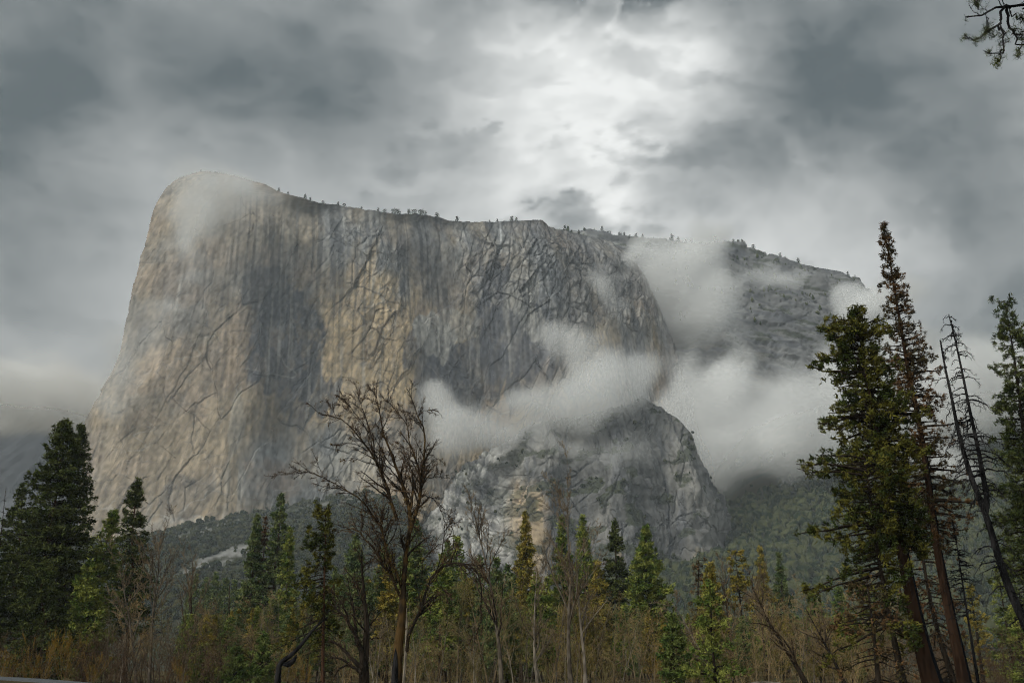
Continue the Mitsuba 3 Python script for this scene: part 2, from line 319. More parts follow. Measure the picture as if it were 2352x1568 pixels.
def lower_buttress():
    NS, NT = 520, 330
    rim = curve([(880, 1300), (915, 1235), (945, 1190), (972, 1160), (1005, 1118), (1050, 1078), (1100, 1045), (1150, 1015), (1200, 985), (1230, 972), (1300, 958), (1380, 945), (1440, 930), (1480, 915), (1505, 922), (1535, 945), (1570, 975), (1588, 1005),
                 (1600, 1040), (1622, 1085), (1640, 1112), (1668, 1150), (1688, 1188), (1706, 1260), (1730, 1540)], 0)
    s, t = np.linspace(0, 1, NS), np.linspace(0, 1, NT)
    S, Tt = np.meshgrid(s, t)
    rx = 880 + 850 * S
    px = rx + (1 - Tt) * (-30 + 20 * S)
    py = 1540 + (rim(rx) - 1540) * Tt
    dep = Pchip([0, .12, .35, .5, .7, .85, .95, 1.0], [1330, 1285, 1250, 1225, 1215, 1240, 1320, 1500])
    slab = sm(.46, .28, S)
    Y = dep(S) + (60 + 190 * slab) * Tt ** 1.2 + 50 * sm(.85, 1, Tt) + 22 * np.sin(S * 26 + Tt) * sm(.2, .5, S)
    P = at(px, py, Y)
    x, z = P[..., 0], P[..., 2]
    dg = x - 0.75 * z
    N = normals_of(P)
    dis = 26 * (fb(x / 80, z / 130, 0, 4, 121) - .5) + 18 * (ridge((x + .25 * z) / 30, z / 95, 0, 4, 122) - .5) * (1 - .6 * slab) + 5 * (fb(x / 9, z / 13, 0, 2, 123) - .5)
    f1, e1, r1 = plates(x, z, 30, 60, 0.1, 8, 32)
    f2, e2, r2 = plates(x, z, 11, 24, -0.15, 4, 33)
    f3, e3, r3 = plates(x, z, 60, 10, -1.2, 5, 34)
    f5, e5, r5 = plates(x, z, 6, 13, 0.2, 2, 38)
    dis += 2.6 * f1 + 1.9 * f2 + 1.0 * f5 + 1.6 * slab * f3 + 3.4 * (fb(x / 6, z / 20, 3, 1, 129) - .5) - 1.4 * np.exp(-(e2 / 1.0) ** 2) * (r2 > .6) - 1.0 * np.exp(-(e1 / 1.3) ** 2)
    jt = np.maximum(cracks(x, z, 70, (66, 104), (25, 140), 35, 1.0), .8 * cracks(x, z, 50, (25, 60), (15, 60), 36, .8))
    cr = np.abs(fb(dg / 70 + .5 * fb(x / 30, z / 30, 0, 3, 126), (z + .75 * x) / 22, 4, 3, 127) - .5)
    dis -= 4 * np.exp(-(cr / .02) ** 2) * slab + 4 * jt
    P = P + N * dis[..., None]
    col = lerp((0.275, 0.265, 0.25), (0.165, 0.163, 0.162), sm(.42, .6, fb(x / 55, z / 80, 0, 4, 130) + .12 * np.exp(-((S - .5) / .13) ** 2)))
    col = lerp(col, (0.52, 0.51, 0.49), slab * .85 * sm(.38, .58, fb(dg / 60, (z + .75 * x) / 14, 2, 4, 131)))
    col = lerp(col, OCHRE, .7 * blob(P, (1215, 1190, 1250), (24, 60), 8, 132, 1, .4, 25) + .5 * blob(P, (1420, 1275, 1225), (5, 20), 0, 133, .6))
    col = lerp(col, (0.50, 0.44, 0.33), .85 * blob(P, (1612, 1285, 1235), (8, 17), 0, 134, .8, .25, 12))
    col = lerp(col, DARK, .5 * sm(.54, .66, fb(x / 9, z / 130, 3, 3, 135)) * sm(.45, .6, fb(x / 60, z / 60, 4, 2, 136)))
    col = col * (.76 + .14 * r1 + .18 * r2 + .16 * r5)[..., None]
    col = lerp(col, DARK, .5 * jt)
    green = sm(.555, .61, fb((x + .5 * z) / 30, (z - .3 * x) / 16, 5, 5, 137) + .05 * sm(.5, 0, Tt)) * (1 - .5 * slab)
    col = lerp(col, (0.055, 0.065, 0.035), .8 * green)
    col = col * (0.8 + 0.4 * fb(x / 4.5, z / 5, 1, 1, 138))[..., None] * np.clip(.66 + .68 * fb(x / 4, z / 24, 2, 1, 139), .4, 1.4)[..., None]
    col = lerp(col, DARK, .25 * np.exp(-(e2 / .8) ** 2) * (r2 > .6) + .12 * np.exp(-(e1 / 1.0) ** 2))
    P2 = rim_back(P, ((8, 2), (25, 2), (70, -8), (200, -40)), 3)
    col = np.concatenate([col, np.repeat(col[-1:], 4, 0)])
    k = thing('mountain', 'lower grey rock buttress rising out of the forest under the mist', 'mountain', kind='structure')
    P2[..., 2] = np.maximum(P2[..., 2], -3.0)
    scene[k] = mikit.ply((P2.reshape(-1, 3), grid_faces(*P2.shape[:2])), 'rock', False, color=np.clip(col.reshape(-1, 3), 0, 1))
    return P, green


BUTTRESS, BUTTRESS_GREEN = lower_buttress()


def slope(name, label, rows, NS, NT, colour, seed, amp, kind='structure', cat='hill'):
    """A hillside through rows of points, each row a list of (px, py, Y) or world points."""
    G = np.array([[q if len(q) == 4 else list(at(*q)) + [0] for q in r] for r in rows], float)[..., :3]
    u, v = np.linspace(0, 1, G.shape[1]), np.linspace(0, 1, G.shape[0])
    A = Pchip(u, G, axis=1)(np.linspace(0, 1, NS))
    P = Pchip(v, A, axis=0)(np.linspace(0, 1, NT))
    x, y = P[..., 0], P[..., 1]
    fade = np.ones(P.shape[:2])
    fade[:max(2, NT // 12)] = np.linspace(0, 1, max(2, NT // 12))[:, None]
    P[..., 2] += fade * (amp * (fb(x / 90, y / 90, 0, 4, seed) - .5) + amp * .35 * (fb(x / 22, y / 22, 0, 3, seed + 1) - .5))
    k = thing(name, label, cat, kind=kind)
    scene[k] = mikit.ply((P.reshape(-1, 3), grid_faces(*P.shape[:2])), 'rock', True, color=np.clip(colour(P), 0, 1).reshape(-1, 3))
    return P


def low(x, y, z=-2.0):
    return (x, y, z, 1)


def talus_col(P):
    x, y = P[..., 0], P[..., 1]
    c = lerp((0.055, 0.055, 0.036), (0.038, 0.046, 0.026), sm(.4, .6, fb(x / 30, y / 30, 0, 4, 150)))
    scree = blob(P, (522, 1290, 1080), (34, 15), 28, 151, 1, .3, 18) + .6 * blob(P, (470, 1225, 1300), (50, 14), 25, 152, 1.2, .3, 18) + .5 * blob(P, (745, 1140, 1350), (60, 10), 15, 153, 1.2, .3, 15)
    return lerp(c, np.stack([.30 + .30 * (fb(x / 6, y / 6, 0, 3, 154) - .5)] * 3, -1) * [1, .99, .96], np.clip(.85 * scree * sm(.30, .5, fb(x / 14, y / 14, 3, 4, 156)), 0, 1))


TALUS = slope('hill', 'brush covered talus slope at the foot of the great wall', [
    [low(-760, 560), low(-560, 560), low(-420, 560), low(-300, 560), low(-200, 560), low(-80, 560), low(60, 600)],
    [(100, 1380, 900), (300, 1370, 900), (440, 1350, 900), (560, 1335, 900), (700, 1310, 900), (880, 1310, 900), (1060, 1340, 900)],
    [(80, 1290, 1180), (300, 1270, 1180), (430, 1245, 1180), (560, 1230, 1180), (700, 1212, 1180), (860, 1215, 1180), (1000, 1320, 1150)],
    [(40, 1262, 1450), (300, 1236, 1450), (440, 1196, 1450), (560, 1178, 1470), (700, 1152, 1500), (860, 1128, 1530), (990, 1230, 1500)],
    [(20, 1250, 1600), (300, 1215, 1600), (440, 1175, 1600), (560, 1160, 1620), (700, 1136, 1650), (860, 1112, 1680), (1000, 1210, 1650)]],
    200, 110, talus_col, 155, 9)

FOREST = slope('hill', 'dark green forested slope rising into mist right of the buttress', [
    [low(0, 640), low(160, 620), low(300, 600), low(440, 600), low(600, 580), low(760, 560), low(980, 560)],
    [(1380, 1400, 950), (1560, 1385, 950), (1720, 1365, 950), (1880, 1350, 950), (2060, 1335, 930), (2250, 1320, 900), (2500, 1300, 880)],
    [(1400, 1330, 1300), (1560, 1310, 1300), (1720, 1240, 1350), (1880, 1215, 1350), (2060, 1195, 1300), (2250, 1180, 1250), (2500, 1160, 1200)],
    [(1440, 1300, 1550), (1600, 1240, 1600), (1740, 1120, 1700), (1880, 1085, 1700), (2060, 1060, 1650), (2250, 1050, 1600), (2500, 1030, 1550)],
    [(1450, 1200, 1900), (1600, 1120, 1950), (1740, 980, 2050), (1880, 940, 2050), (2060, 900, 2050), (2250, 905, 2000), (2520, 880, 1950)]],
    190, 120, lambda P: lerp((0.035, 0.042, 0.022), (0.06, 0.055, 0.032), sm(.4, .6, fb(P[..., 0] / 40, P[..., 1] / 40, 0, 3, 160))), 161, 22)


def far_wall(px0, px1, rim_pts, base, Y0, Y1, label, seed):
    NS, NT = 150, 120
    rim = curve(rim_pts, 0)
    S, Tt = np.meshgrid(np.linspace(0, 1, NS), np.linspace(0, 1, NT))
    px = px0 + (px1 - px0) * S
    py = base + (rim(px) - base) * Tt
    P = at(px, py, Y0 + (Y1 - Y0) * S + 250 * Tt)
    x, z = P[..., 0], P[..., 2]
    P = P + normals_of(P) * (50 * (ridge((x - .6 * z) / 140, (z + .6 * x) / 300, 0, 4, seed) - .5) + 8 * (fb(x / 40, z / 60, 0, 1, seed + 1) - .5))[..., None]
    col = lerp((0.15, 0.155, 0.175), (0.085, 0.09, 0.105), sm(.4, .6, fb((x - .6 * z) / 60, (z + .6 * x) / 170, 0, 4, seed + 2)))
    P2 = rim_back(P, ((30, 3), (120, -5), (500, -120)), seed)
    col = np.concatenate([col, np.repeat(col[-1:], 3, 0)])
    k = thing('mountain', label, 'mountain', kind='structure')
    P2[..., 2] = np.maximum(P2[..., 2], -3.0)
    scene[k] = mikit.ply((P2.reshape(-1, 3), grid_faces(*P2.shape[:2])), 'rock', True, color=np.clip(col.reshape(-1, 3), 0, 1))


far_wall(-420, 330, [(-420, 870), (-200, 900), (0, 930), (120, 945), (220, 962), (330, 980)], 1540, 2500, 2900, 'dim blue distant cliff fading into cloud left of the prow', 170)

# ------------------------------------------------------------------ valley floor, road
gx = np.concatenate([-np.geomspace(3900, 12, 60), np.linspace(-10, 10, 5), np.geomspace(12, 3900, 60)])
gy = np.concatenate([np.linspace(-2900, -40, 12), np.linspace(-30, 420, 120), np.geomspace(440, 3900, 30)])
X, Yg = np.meshgrid(gx, gy)
near = np.exp(-(np.hypot(X, Yg - 110) / 320) ** 2)
Z = near * 0.5 * (fb(X / 14, Yg / 14, 0, 3, 180) - 0.5) - 2.2 * sm(350, 700, np.hypot(X, Yg))
gc = lerp((0.13, 0.10, 0.055), (0.075, 0.07, 0.035), sm(.4, .6, fb(X / 9, Yg / 9, 0, 4, 181)))
k = thing('ground', 'flat meadow and forest floor of dead grass and litter', 'ground', kind='structure')
scene[k] = mikit.ply((np.stack([X, Yg, Z], -1).reshape(-1, 3), grid_faces(*X.shape)), 'rock', True, color=gc.reshape(-1, 3))

k = thing('road', 'grey paved road on a low bank at the bottom left corner', 'road', kind='structure')
far_edge = np.array([at(-160, 1549.5, 66.0), at(0, 1552.8, 62.0), at(100, 1558, 58.5), at(200, 1566, 55.5), at(320, 1580, 53), at(450, 1600, 51)])
ce = Pchip(np.arange(6), far_edge)(np.linspace(0, 5, 50))
near_edge = ce + np.array([3.0, -8.0, -0.05])
prof = [near_edge + np.array([2, -4, -1.4]), near_edge, ce, ce + np.array([-1.0, 2.5, -1.5])]
prof[0][:, 2] = -0.4; prof[3][:, 2] = -0.4
RD = np.array(prof)
scene['asphalt'] = {'type': 'roughplastic', 'alpha': 0.35, 'diffuse_reflectance': mikit.proc(lambda p, n, uv: mikit.mix((0.10, 0.105, 0.115), (0.14, 0.145, 0.155), mikit.fbm(p.x * 6, p.y * 6, 0, 3)))}
put(k + '__pavement', (RD[1:3].reshape(-1, 3), grid_faces(2, 50)), {'type': 'twosided', 'bsdf': scene['asphalt']})
put(k + '__bank', (RD[2:4].reshape(-1, 3), grid_faces(2, 50)), 'bank_earth')
put(k + '__bank', (RD[0:2].reshape(-1, 3), grid_faces(2, 50)), 'bank_earth')
del scene['asphalt']
scene['bank_earth'] = {'type': 'twosided', 'bsdf': {'type': 'diffuse', 'reflectance': {'type': 'rgb', 'value': [0.06, 0.05, 0.03]}}}

# ------------------------------------------------------------------ air and low cloud
scene['valley_air'] = {'type': 'homogeneous', 'albedo': {'type': 'rgb', 'value': [0.95, 0.95, 0.95]}, 'sigma_t': {'type': 'rgb', 'value': [0.000135, 0.00015, 0.000165]}}
scene['haze'] = {'type': 'cube', 'to_world': T().translate([0, 500, 596]).scale([4000, 3500, 600]), 'bsdf': {'type': 'null'}, 'interior': {'type': 'ref', 'id': 'valley_air'}}
labels['haze'] = {'label': 'thin grey haze filling the whole valley', 'category': 'haze', 'kind': 'stuff'}


def low_cloud(name, label, lo, hi, cell, puffs, seed, peak):
    lo, hi = np.array(lo, float), np.array(hi, float)
    n = np.maximum(((hi - lo) / cell).astype(int), 4)
    ax = [np.linspace(lo[i], hi[i], n[i]) for i in range(3)]
    Zc, Yc, Xc = np.meshgrid(ax[2], ax[1], ax[0], indexing='ij')
    sh = Xc.shape
    co = [np.linspace(0, 1, m) for m in sh]

    def n3(scale, octv, sd):
        q = np.stack([Xc, Yc, Zc], -1) / scale
        return meshkit.fbm(q, octv, sd)
    wx, wz = (n3(130, 4, seed + 1) - .5) * 200, (n3(130, 4, seed + 2) - .5) * 190
    D = np.zeros(sh)
    for px, py, Y, rx, rz, ry, amp in puffs:
        c = at(px, py, Y)
        k = Y / 2200.0
        D = np.maximum(D, amp * np.exp(-((Xc + wx - c[0]) / (rx * k)) ** 2 - ((Zc + wz - c[2]) / (rz * k)) ** 2 - ((Yc - c[1]) / ry) ** 2))
    tex = n3(115, 6, seed + 3)
    tex = np.clip((tex - .5) * 1.9 + .5, 0, 1)
    ca, sa = .64, .77
    wisp = 1 - np.abs(2 * meshkit.fbm(np.stack([(Xc * ca + Zc * sa) / 170 + wx / 260, Yc / 120, (-Xc * sa + Zc * ca) / 52 + wz / 150], -1), 4, seed + 4) - 1)
    tex = np.clip(.72 * tex + .55 * (wisp - .38), 0, 1)
    D = sm(0.0, 0.9, D * 1.46 - 1.02 * (1 - tex)) * (.30 + .70 * D)
    e = [np.minimum(np.arange(m), np.arange(m)[::-1]) / 3.0 for m in sh]
    D *= np.clip(e[0], 0, 1)[:, None, None] * np.clip(e[1], 0, 1)[None, :, None] * np.clip(e[2], 0, 1)[None, None, :]
    c, h = (lo + hi) / 2, (hi - lo) / 2
    k = thing(name, label, 'mist', kind='stuff')
    scene[k + '_medium'] = {'type': 'heterogeneous', 'albedo': {'type': 'constvolume', 'value': {'type': 'rgb', 'value': [0.998, 0.998, 0.998]}},
                            'sigma_t': {'type': 'gridvolume', 'grid': mi.VolumeGrid(np.ascontiguousarray(D[..., None], dtype=np.float32)), 'to_world': T().translate(lo.tolist()).scale((hi - lo).tolist())},
                            'scale': peak}
    scene[k] = {'type': 'cube', 'to_world': T().translate(c.tolist()).scale(h.tolist()), 'bsdf': {'type': 'null'}, 'interior': {'type': 'ref', 'id': k + '_medium'}, 'exterior': {'type': 'ref', 'id': 'valley_air'}}


low_cloud('mist', 'white mist banks drifting across the right side of the mountain', (-200, 1060, 90), (1300, 2450, 960), 8.0, [
    (1245, 950, 1290, 90, 55, 90, 1.0), (1335, 915, 1300, 105, 80, 100, 1.1), (1425, 905, 1330, 70, 65, 90, .95), (1075, 985, 1400, 75, 55, 80, 1.0), (1170, 970, 1380, 90, 45, 80, .75), (1130, 1010, 1350, 60, 30, 60, .6),
    (1345, 800, 1500, 60, 90, 90, .85), (1400, 690, 1600, 45, 70, 90, .75), (1300, 1010, 1170, 110, 45, 60, .62), (1270, 1080, 1150, 60, 60, 60, .45), (1440, 1010, 1150, 60, 40, 50, .45),
    (1560, 640, 1900, 85, 95, 120, 1.25), (1600, 585, 1980, 75, 50, 120, 1.1), (1490, 600, 1890, 75, 55, 100, 1.05), (1625, 720, 1900, 80, 62, 120, 1.05), (1420, 540, 2000, 110, 26, 90, .62), (1560, 545, 2150, 150, 22, 120, .60), (1700, 790, 1900, 60, 30, 110, .7),
    (1740, 655, 2040, 90, 28, 90, .8), (1640, 700, 1980, 60, 60, 100, .8), (1640, 915, 1750, 100, 60, 140, 1.0), (1725, 990, 1700, 140, 100, 160, 1.15), (1830, 940, 1750, 120, 80, 160, 1.1), (1680, 1070, 1550, 110, 80, 120, 1.05),
    (1830, 1030, 1600, 140, 85, 160, 1.1), (1960, 955, 1700, 140, 100, 160, 1.1), (2120, 945, 1700, 150, 90, 160, 1.0), (2280, 900, 1650, 150, 100, 160, 1.0), (1960, 1060, 1550, 130, 50, 120, .85),
    (2120, 1060, 1500, 130, 50, 120, .75), (1640, 1150, 1350, 50, 50, 70, .6), (2000, 690, 2000, 70, 55, 140, 1.3), (2090, 830, 2000, 90, 70, 130, 1.0), (1555, 900, 1600, 80, 90, 100, .85), (1580, 1010, 1420, 70, 70, 90, .75)], 200, 0.036)
low_cloud('cloud', 'torn white cloud wreathing the top left of the great wall', (-1500, 1230, 240), (-212, 2420, 980), 9.0, [
    (525, 398, 1400, 85, 42, 80, 1.15), (480, 465, 1370, 62, 66, 70, 1.2), (445, 560, 1365, 46, 80, 60, 1.1), (560, 440, 1400, 60, 50, 70, .95), (478, 640, 1365, 40, 50, 50, .8), (292, 850, 1430, 44, 60, 70, 1.0),
    (258, 905, 1430, 50, 44, 70, 1.05), (330, 775, 1430, 60, 20, 60, .8), (-40, 925, 2100, 320, 60, 150, 1.5), (60, 915, 2000, 260, 60, 150, 1.5), (200, 930, 2050, 120, 50, 120, 1.4), (120, 880, 2150, 200, 50, 120, .5)], 260, 0.026)


# ------------------------------------------------------------------ bark and foliage
def foliage(name, a, b, k=1.3):
    def fn(p, n, uv):
        return mikit.mix(a, b, mikit.smoothstep(0.3, 0.7, mikit.noise(p.x * k, p.y * k, p.z * k * 1.3)))
    scene[name] = {'type': 'twosided', 'bsdf': {'type': 'diffuse', 'reflectance': mikit.proc(fn)}}


def bark(name, a, b, fx=9.0, fz=1.6, shade_side=None):
    def fn(p, n, uv):
        w = mikit.smoothstep(0.35, 0.65, 0.6 * mikit.noise(p.x * fx, p.y * fx, p.z * fz) + 0.4 * mikit.noise(p.x * 1.1, p.y * 1.1, p.z * 0.7))
        c = mikit.mix(a, b, w)
        return c if shade_side is None else mikit.mix(c, shade_side, mikit.smoothstep(-0.15, 0.45, n.x + 0.5 * (mikit.noise(p.x * 3, p.y * 3, p.z * 0.5) - 0.5)))  # right-hand faces get shade mixed into the bark colour
    scene[name] = {'type': 'twosided', 'bsdf': {'type': 'diffuse', 'reflectance': mikit.proc(fn)}}


foliage('pine_dark', (0.050, 0.068, 0.022), (0.125, 0.142, 0.046))
foliage('pine_green', (0.108, 0.159, 0.036), (0.296, 0.314, 0.075))
foliage('fir_green', (0.094, 0.139, 0.056), (0.215, 0.246, 0.094))
foliage('olive', (0.183, 0.162, 0.036), (0.373, 0.289, 0.063))
foliage('cedar_gold', (0.048, 0.065, 0.018), (0.156, 0.144, 0.030))
foliage('young_green', (0.091, 0.140, 0.036), (0.200, 0.237, 0.070))
foliage('rust', (0.102, 0.062, 0.031), (0.198, 0.106, 0.050))
foliage('half_dead', (0.064, 0.052, 0.024), (0.158, 0.090, 0.042))
foliage('leaf_brown', (0.098, 0.064, 0.026), (0.158, 0.105, 0.041))
foliage('willow', (0.20, 0.115, 0.028), (0.30, 0.185, 0.035))
foliage('far_green', (0.022, 0.034, 0.016), (0.085, 0.092, 0.040), .11)
foliage('rim_green', (0.050, 0.062, 0.040), (0.095, 0.105, 0.070))  # green lightened to stand in for mist over the skyline trees
foliage('brush_leaf', (0.018, 0.026, 0.013), (0.064, 0.066, 0.032), .11)
bark('bark_brown', (0.045, 0.032, 0.021), (0.079, 0.056, 0.038))
bark('bark_red', (0.063, 0.032, 0.018), (0.105, 0.056, 0.034))
bark('bark_dark', (0.021, 0.017, 0.013), (0.045, 0.034, 0.025))
bark('bark_char', (0.010, 0.010, 0.011), (0.035, 0.033, 0.034))
bark('bark_grey', (0.095, 0.078, 0.060), (0.180, 0.150, 0.118), 7, 3)
bark('bark_pale', (0.150, 0.125, 0.098), (0.320, 0.275, 0.220), 7, 2)
bark('bark_moss', (0.034, 0.024, 0.015), (0.115, 0.070, 0.028), 5, 2.5)
bark('twig_brown', (0.147, 0.109, 0.071), (0.268, 0.198, 0.124), 2, 1)
bark('twig_dark', (0.066, 0.043, 0.029), (0.144, 0.094, 0.058), 2, 1)
bark('twig_olive', (0.155, 0.133, 0.056), (0.268, 0.225, 0.092), 2, 1)
bark('bark_shade_side', (0.040, 0.022, 0.014), (0.072, 0.040, 0.025), 9, 1.2, (0.014, 0.015, 0.018))  # the dark right side is trunk shade painted into the bark


# ------------------------------------------------------------------ tree builders
def tubes(P, R, sides=4):
    """Many branches at once: P (n, k, 3) points, R (n, k) radii -> one mesh."""
    P, R = np.asarray(P, float), np.asarray(R, float)
    n, k = P.shape[:2]
    t = np.gradient(P, axis=1)
    t /= np.linalg.norm(t, axis=-1, keepdims=True) + 1e-9
    ref = np.where(np.abs(t[:, :1, 2:]) < 0.8, [0, 0, 1.0], [1.0, 0, 0])
    a = np.cross(t, np.broadcast_to(ref, t.shape))
    a /= np.linalg.norm(a, axis=-1, keepdims=True) + 1e-9
    b = np.cross(t, a)
    ang = np.arange(sides) * 2 * np.pi / sides
    v = P[:, :, None] + R[:, :, None, None] * (np.cos(ang)[:, None] * a[:, :, None] + np.sin(ang)[:, None] * b[:, :, None])
    i, j, m = np.meshgrid(np.arange(n), np.arange(k - 1), np.arange(sides), indexing='ij')
    o = i * k * sides + j * sides
    q = np.stack([o + m, o + (m + 1) % sides, o + sides + (m + 1) % sides, o + sides + m], -1).reshape(-1, 4)
    return v.reshape(-1, 3), np.vstack([q[:, [0, 1, 2]], q[:, [0, 2, 3]]])


def join(*ms):
    vs, fs, o = [], [], 0
    for v, f in ms:
        vs.append(v); fs.append(f + o); o += len(v)
    return np.vstack(vs), np.vstack(fs)


def blades(rng, C, D, k, length, width, spread=1.0):
    """Needle or leaf tufts at the points C that point along D: k thin triangles each."""
    n = len(C)
    d = np.repeat(D, k, 0) + spread * rng.normal(0, .75, (n * k, 3))
    d /= np.linalg.norm(d, axis=1, keepdims=True) + 1e-9
    s = np.cross(d, rng.normal(0, 1, (n * k, 3)))
    s /= np.linalg.norm(s, axis=1, keepdims=True) + 1e-9
    L, W = length * rng.uniform(.6, 1.25, (n * k, 1)), width * rng.uniform(.6, 1.3, (n * k, 1))
    c = np.repeat(C, k, 0) + rng.normal(0, length * .28, (n * k, 3))
    v = np.stack([c - s * W - d * L * .25, c + s * W - d * L * .1, c + d * L * .75], 1)
    return v.reshape(-1, 3), np.arange(n * k * 3).reshape(-1, 3)


def along(path, n=24):
    """A smooth path through points listed from the ground up, and the height fraction -> point function."""
    p = np.asarray(path, float)
    s = np.r_[0, np.cumsum(np.linalg.norm(np.diff(p, axis=0), axis=1))]
    c = Pchip(s / s[-1], p)
    return c, c(np.linspace(0, 1, n))


def rooted(px_list, Y, dy=0.0):
    """A trunk traced from its foot to its tip through photo points; it is carried straight on down into the ground."""
    Ys = np.linspace(Y, Y + dy, len(px_list))
    p = [at(a, b, y) for (a, b), y in zip(px_list, Ys)]
    d = p[0] - p[1]
    if p[0][2] > 0 and d[2] < 0:
        p.insert(0, p[0] + d * (p[0][2] + .25) / -d[2])
    return p


def trunk_mesh(path, r0, r1, sides=10, n=26, flare=0.35, rough=0.06, seed=0):
    c, P = along(path, n)
    h = np.linspace(0, 1, n)
    R = (r0 + (r1 - r0) * h ** 0.8) * (1 + flare * np.exp(-h * 11))
    v, f = tubes(P[None], R[None], sides)
    o = np.repeat(P, sides, 0)
    w = 1 + rough * 2 * (fb(v[:, 0] * 2.5, v[:, 1] * 2.5, v[:, 2] * .6, 3, seed) - .5)
    return o + (v - o) * w[:, None], f


def conifer(seed, path, rad, crown=(0.25, 0.985), prof=None, nb=120, clumps=9, k=7, blade=(0.34, 0.05), r0=None, up=(0.45, -0.15), droop=0.25,
            bias=(0, 0), twigs=0, start=0.25, sparse=0.0, flat=0.35, dead=0, side_fn=None):
    """Trunk, branches, foliage as three meshes; heights are fractions of the path."""
    rng = np.random.default_rng(seed)
    c, P = along(path)
    H = np.linalg.norm(P[-1] - P[0])
    prof = prof or (lambda u: np.clip(1 - u, 0, 1) ** .92 * np.clip(u * 6 + .45, 0, 1) * 1.15)
    r0 = r0 or H * 0.016
    tr = trunk_mesh(path, r0, .02, 9, seed=seed)
    h = crown[0] + (crown[1] - crown[0]) * np.sort(rng.uniform(0, 1, nb) ** 0.92)
    u = (h - crown[0]) / (crown[1] - crown[0])
    az = np.arange(nb) * 2.39996 + rng.normal(0, .5, nb)
    L = rad * prof(u) * rng.uniform(.42, 1.18, nb) * (1 + bias[1] * np.cos(az - bias[0])) + .12
    if side_fn is not None: L = L * side_fn(u, az)
    alive = rng.uniform(0, 1, nb) > sparse
    L = np.where(alive, L, L * .55)
    s = np.linspace(0, 1, 6)
    slope = up[1] + (up[0] - up[1]) * u
    dirn = np.stack([np.cos(az), np.sin(az), np.zeros(nb)], 1)
    bend = rng.normal(0, .18, (nb, 1))
    perp = np.stack([-dirn[:, 1], dirn[:, 0], dirn[:, 2]], 1)
    B = c(h)[:, None] + dirn[:, None] * (L[:, None] * s)[..., None] + perp[:, None] * (L[:, None] * bend * s ** 2)[..., None]
    B[..., 2] += L[:, None] * (slope[:, None] * s - droop * s ** 2 + .5 * droop * s ** 4) + rng.normal(0, .03, (nb, 6)) * L[:, None] * s
    rb = np.clip(r0 * .22 * L / rad + .012, .012, .12)
    br = tubes(B, rb[:, None] * (1.05 - .85 * s), 4)
    m = np.maximum((clumps * (L / rad) ** .8).astype(int), 2)
    m[~alive] = 0
    bi = np.repeat(np.arange(nb), m)
    sj = start + (1 - start) * rng.uniform(0, 1, len(bi)) ** .8
    i0 = np.minimum((sj * 5).astype(int), 4)
    fr = sj * 5 - i0
    C = B[bi, i0] * (1 - fr)[:, None] + B[bi, i0 + 1] * fr[:, None]
    lat = rng.normal(0, 1, len(bi)) * (.30 * L[bi] * (1.15 - sj))
    tip = C + perp[bi] * lat[:, None] + dirn[bi] * (np.abs(lat) * .45)[:, None]
    tip[:, 2] += rng.normal(0, flat * .35, len(bi)) - .12 * np.abs(lat)
    parts = [br]
    if twigs:
        parts.append(tubes(np.stack([C, (C + tip) / 2 + [0, 0, .04], tip], 1), np.tile([.014, .010, .006], (len(C), 1)), 3))
    D = dirn[bi] * .8 + perp[bi] * (np.sign(lat) * .4)[:, None] + [0, 0, .35]
    fo = blades(rng, tip, D, k, *blade)
    if dead:                                             # short dead stubs under the crown
        hd, ad = rng.uniform(.08, crown[0] + .1, dead), rng.uniform(0, 6.3, dead)
        Ld = rng.uniform(.15, .5, dead) * rad
        dd = np.stack([np.cos(ad), np.sin(ad), np.zeros(dead)], 1)
        Q = c(hd)[:, None] + dd[:, None] * (Ld[:, None] * s)[..., None]
        Q[..., 2] -= Ld[:, None] * .35 * s ** 2
        parts.append(tubes(Q, np.tile(.028 * (1.1 - s), (dead, 1)), 3))
    return tr, join(*parts), fo


def spawn(rng, P, R, n, srange, ang, length, wig=.16, trop=.05, k=5, r_min=.006, rf=.62, plen_pow=1.0):
    """Side branches of the branches P: n from each, leaving at an angle of ang degrees."""
    N, K = P.shape[:2]
    pi = np.repeat(np.arange(N), n)
    s = rng.uniform(*srange, len(pi))
    i0 = np.minimum((s * (K - 1)).astype(int), K - 2)
    fr = s * (K - 1) - i0
    base = P[pi, i0] * (1 - fr)[:, None] + P[pi, i0 + 1] * fr[:, None]
    t = P[pi, i0 + 1] - P[pi, i0]
    t /= np.linalg.norm(t, axis=1, keepdims=True) + 1e-9
    p = np.cross(t, rng.normal(0, 1, (len(pi), 3)))
    p /= np.linalg.norm(p, axis=1, keepdims=True) + 1e-9
    a = np.radians(rng.uniform(*ang, len(pi)))[:, None]
    d = np.cos(a) * t + np.sin(a) * p
    pl = np.linalg.norm(np.diff(P, axis=1), axis=2).sum(1)[pi]
    L = length * pl * rng.uniform(.5, 1.2, len(pi)) * (1 - .45 * s)
    r = np.minimum((R[pi, i0] * (1 - fr) + R[pi, i0 + 1] * fr) * rf, L * .03 + r_min)
    Q = [base]
    for _ in range(k - 1):
        d = d + rng.normal(0, wig, d.shape) + [0, 0, trop]
        d /= np.linalg.norm(d, axis=1, keepdims=True) + 1e-9
        Q.append(Q[-1] + d * (L / (k - 1))[:, None])
    return np.stack(Q, 1), np.maximum(r[:, None] * np.linspace(1, .35, k), r_min)


def limbs_of(rng, paths, radii, k=10):
    P = np.array([along(p, k)[1] for p in paths])
    P[:, 1:-1] += rng.normal(0, .02, P[:, 1:-1].shape)
    return P, np.array([np.linspace(a, b, k) for a, b in radii])


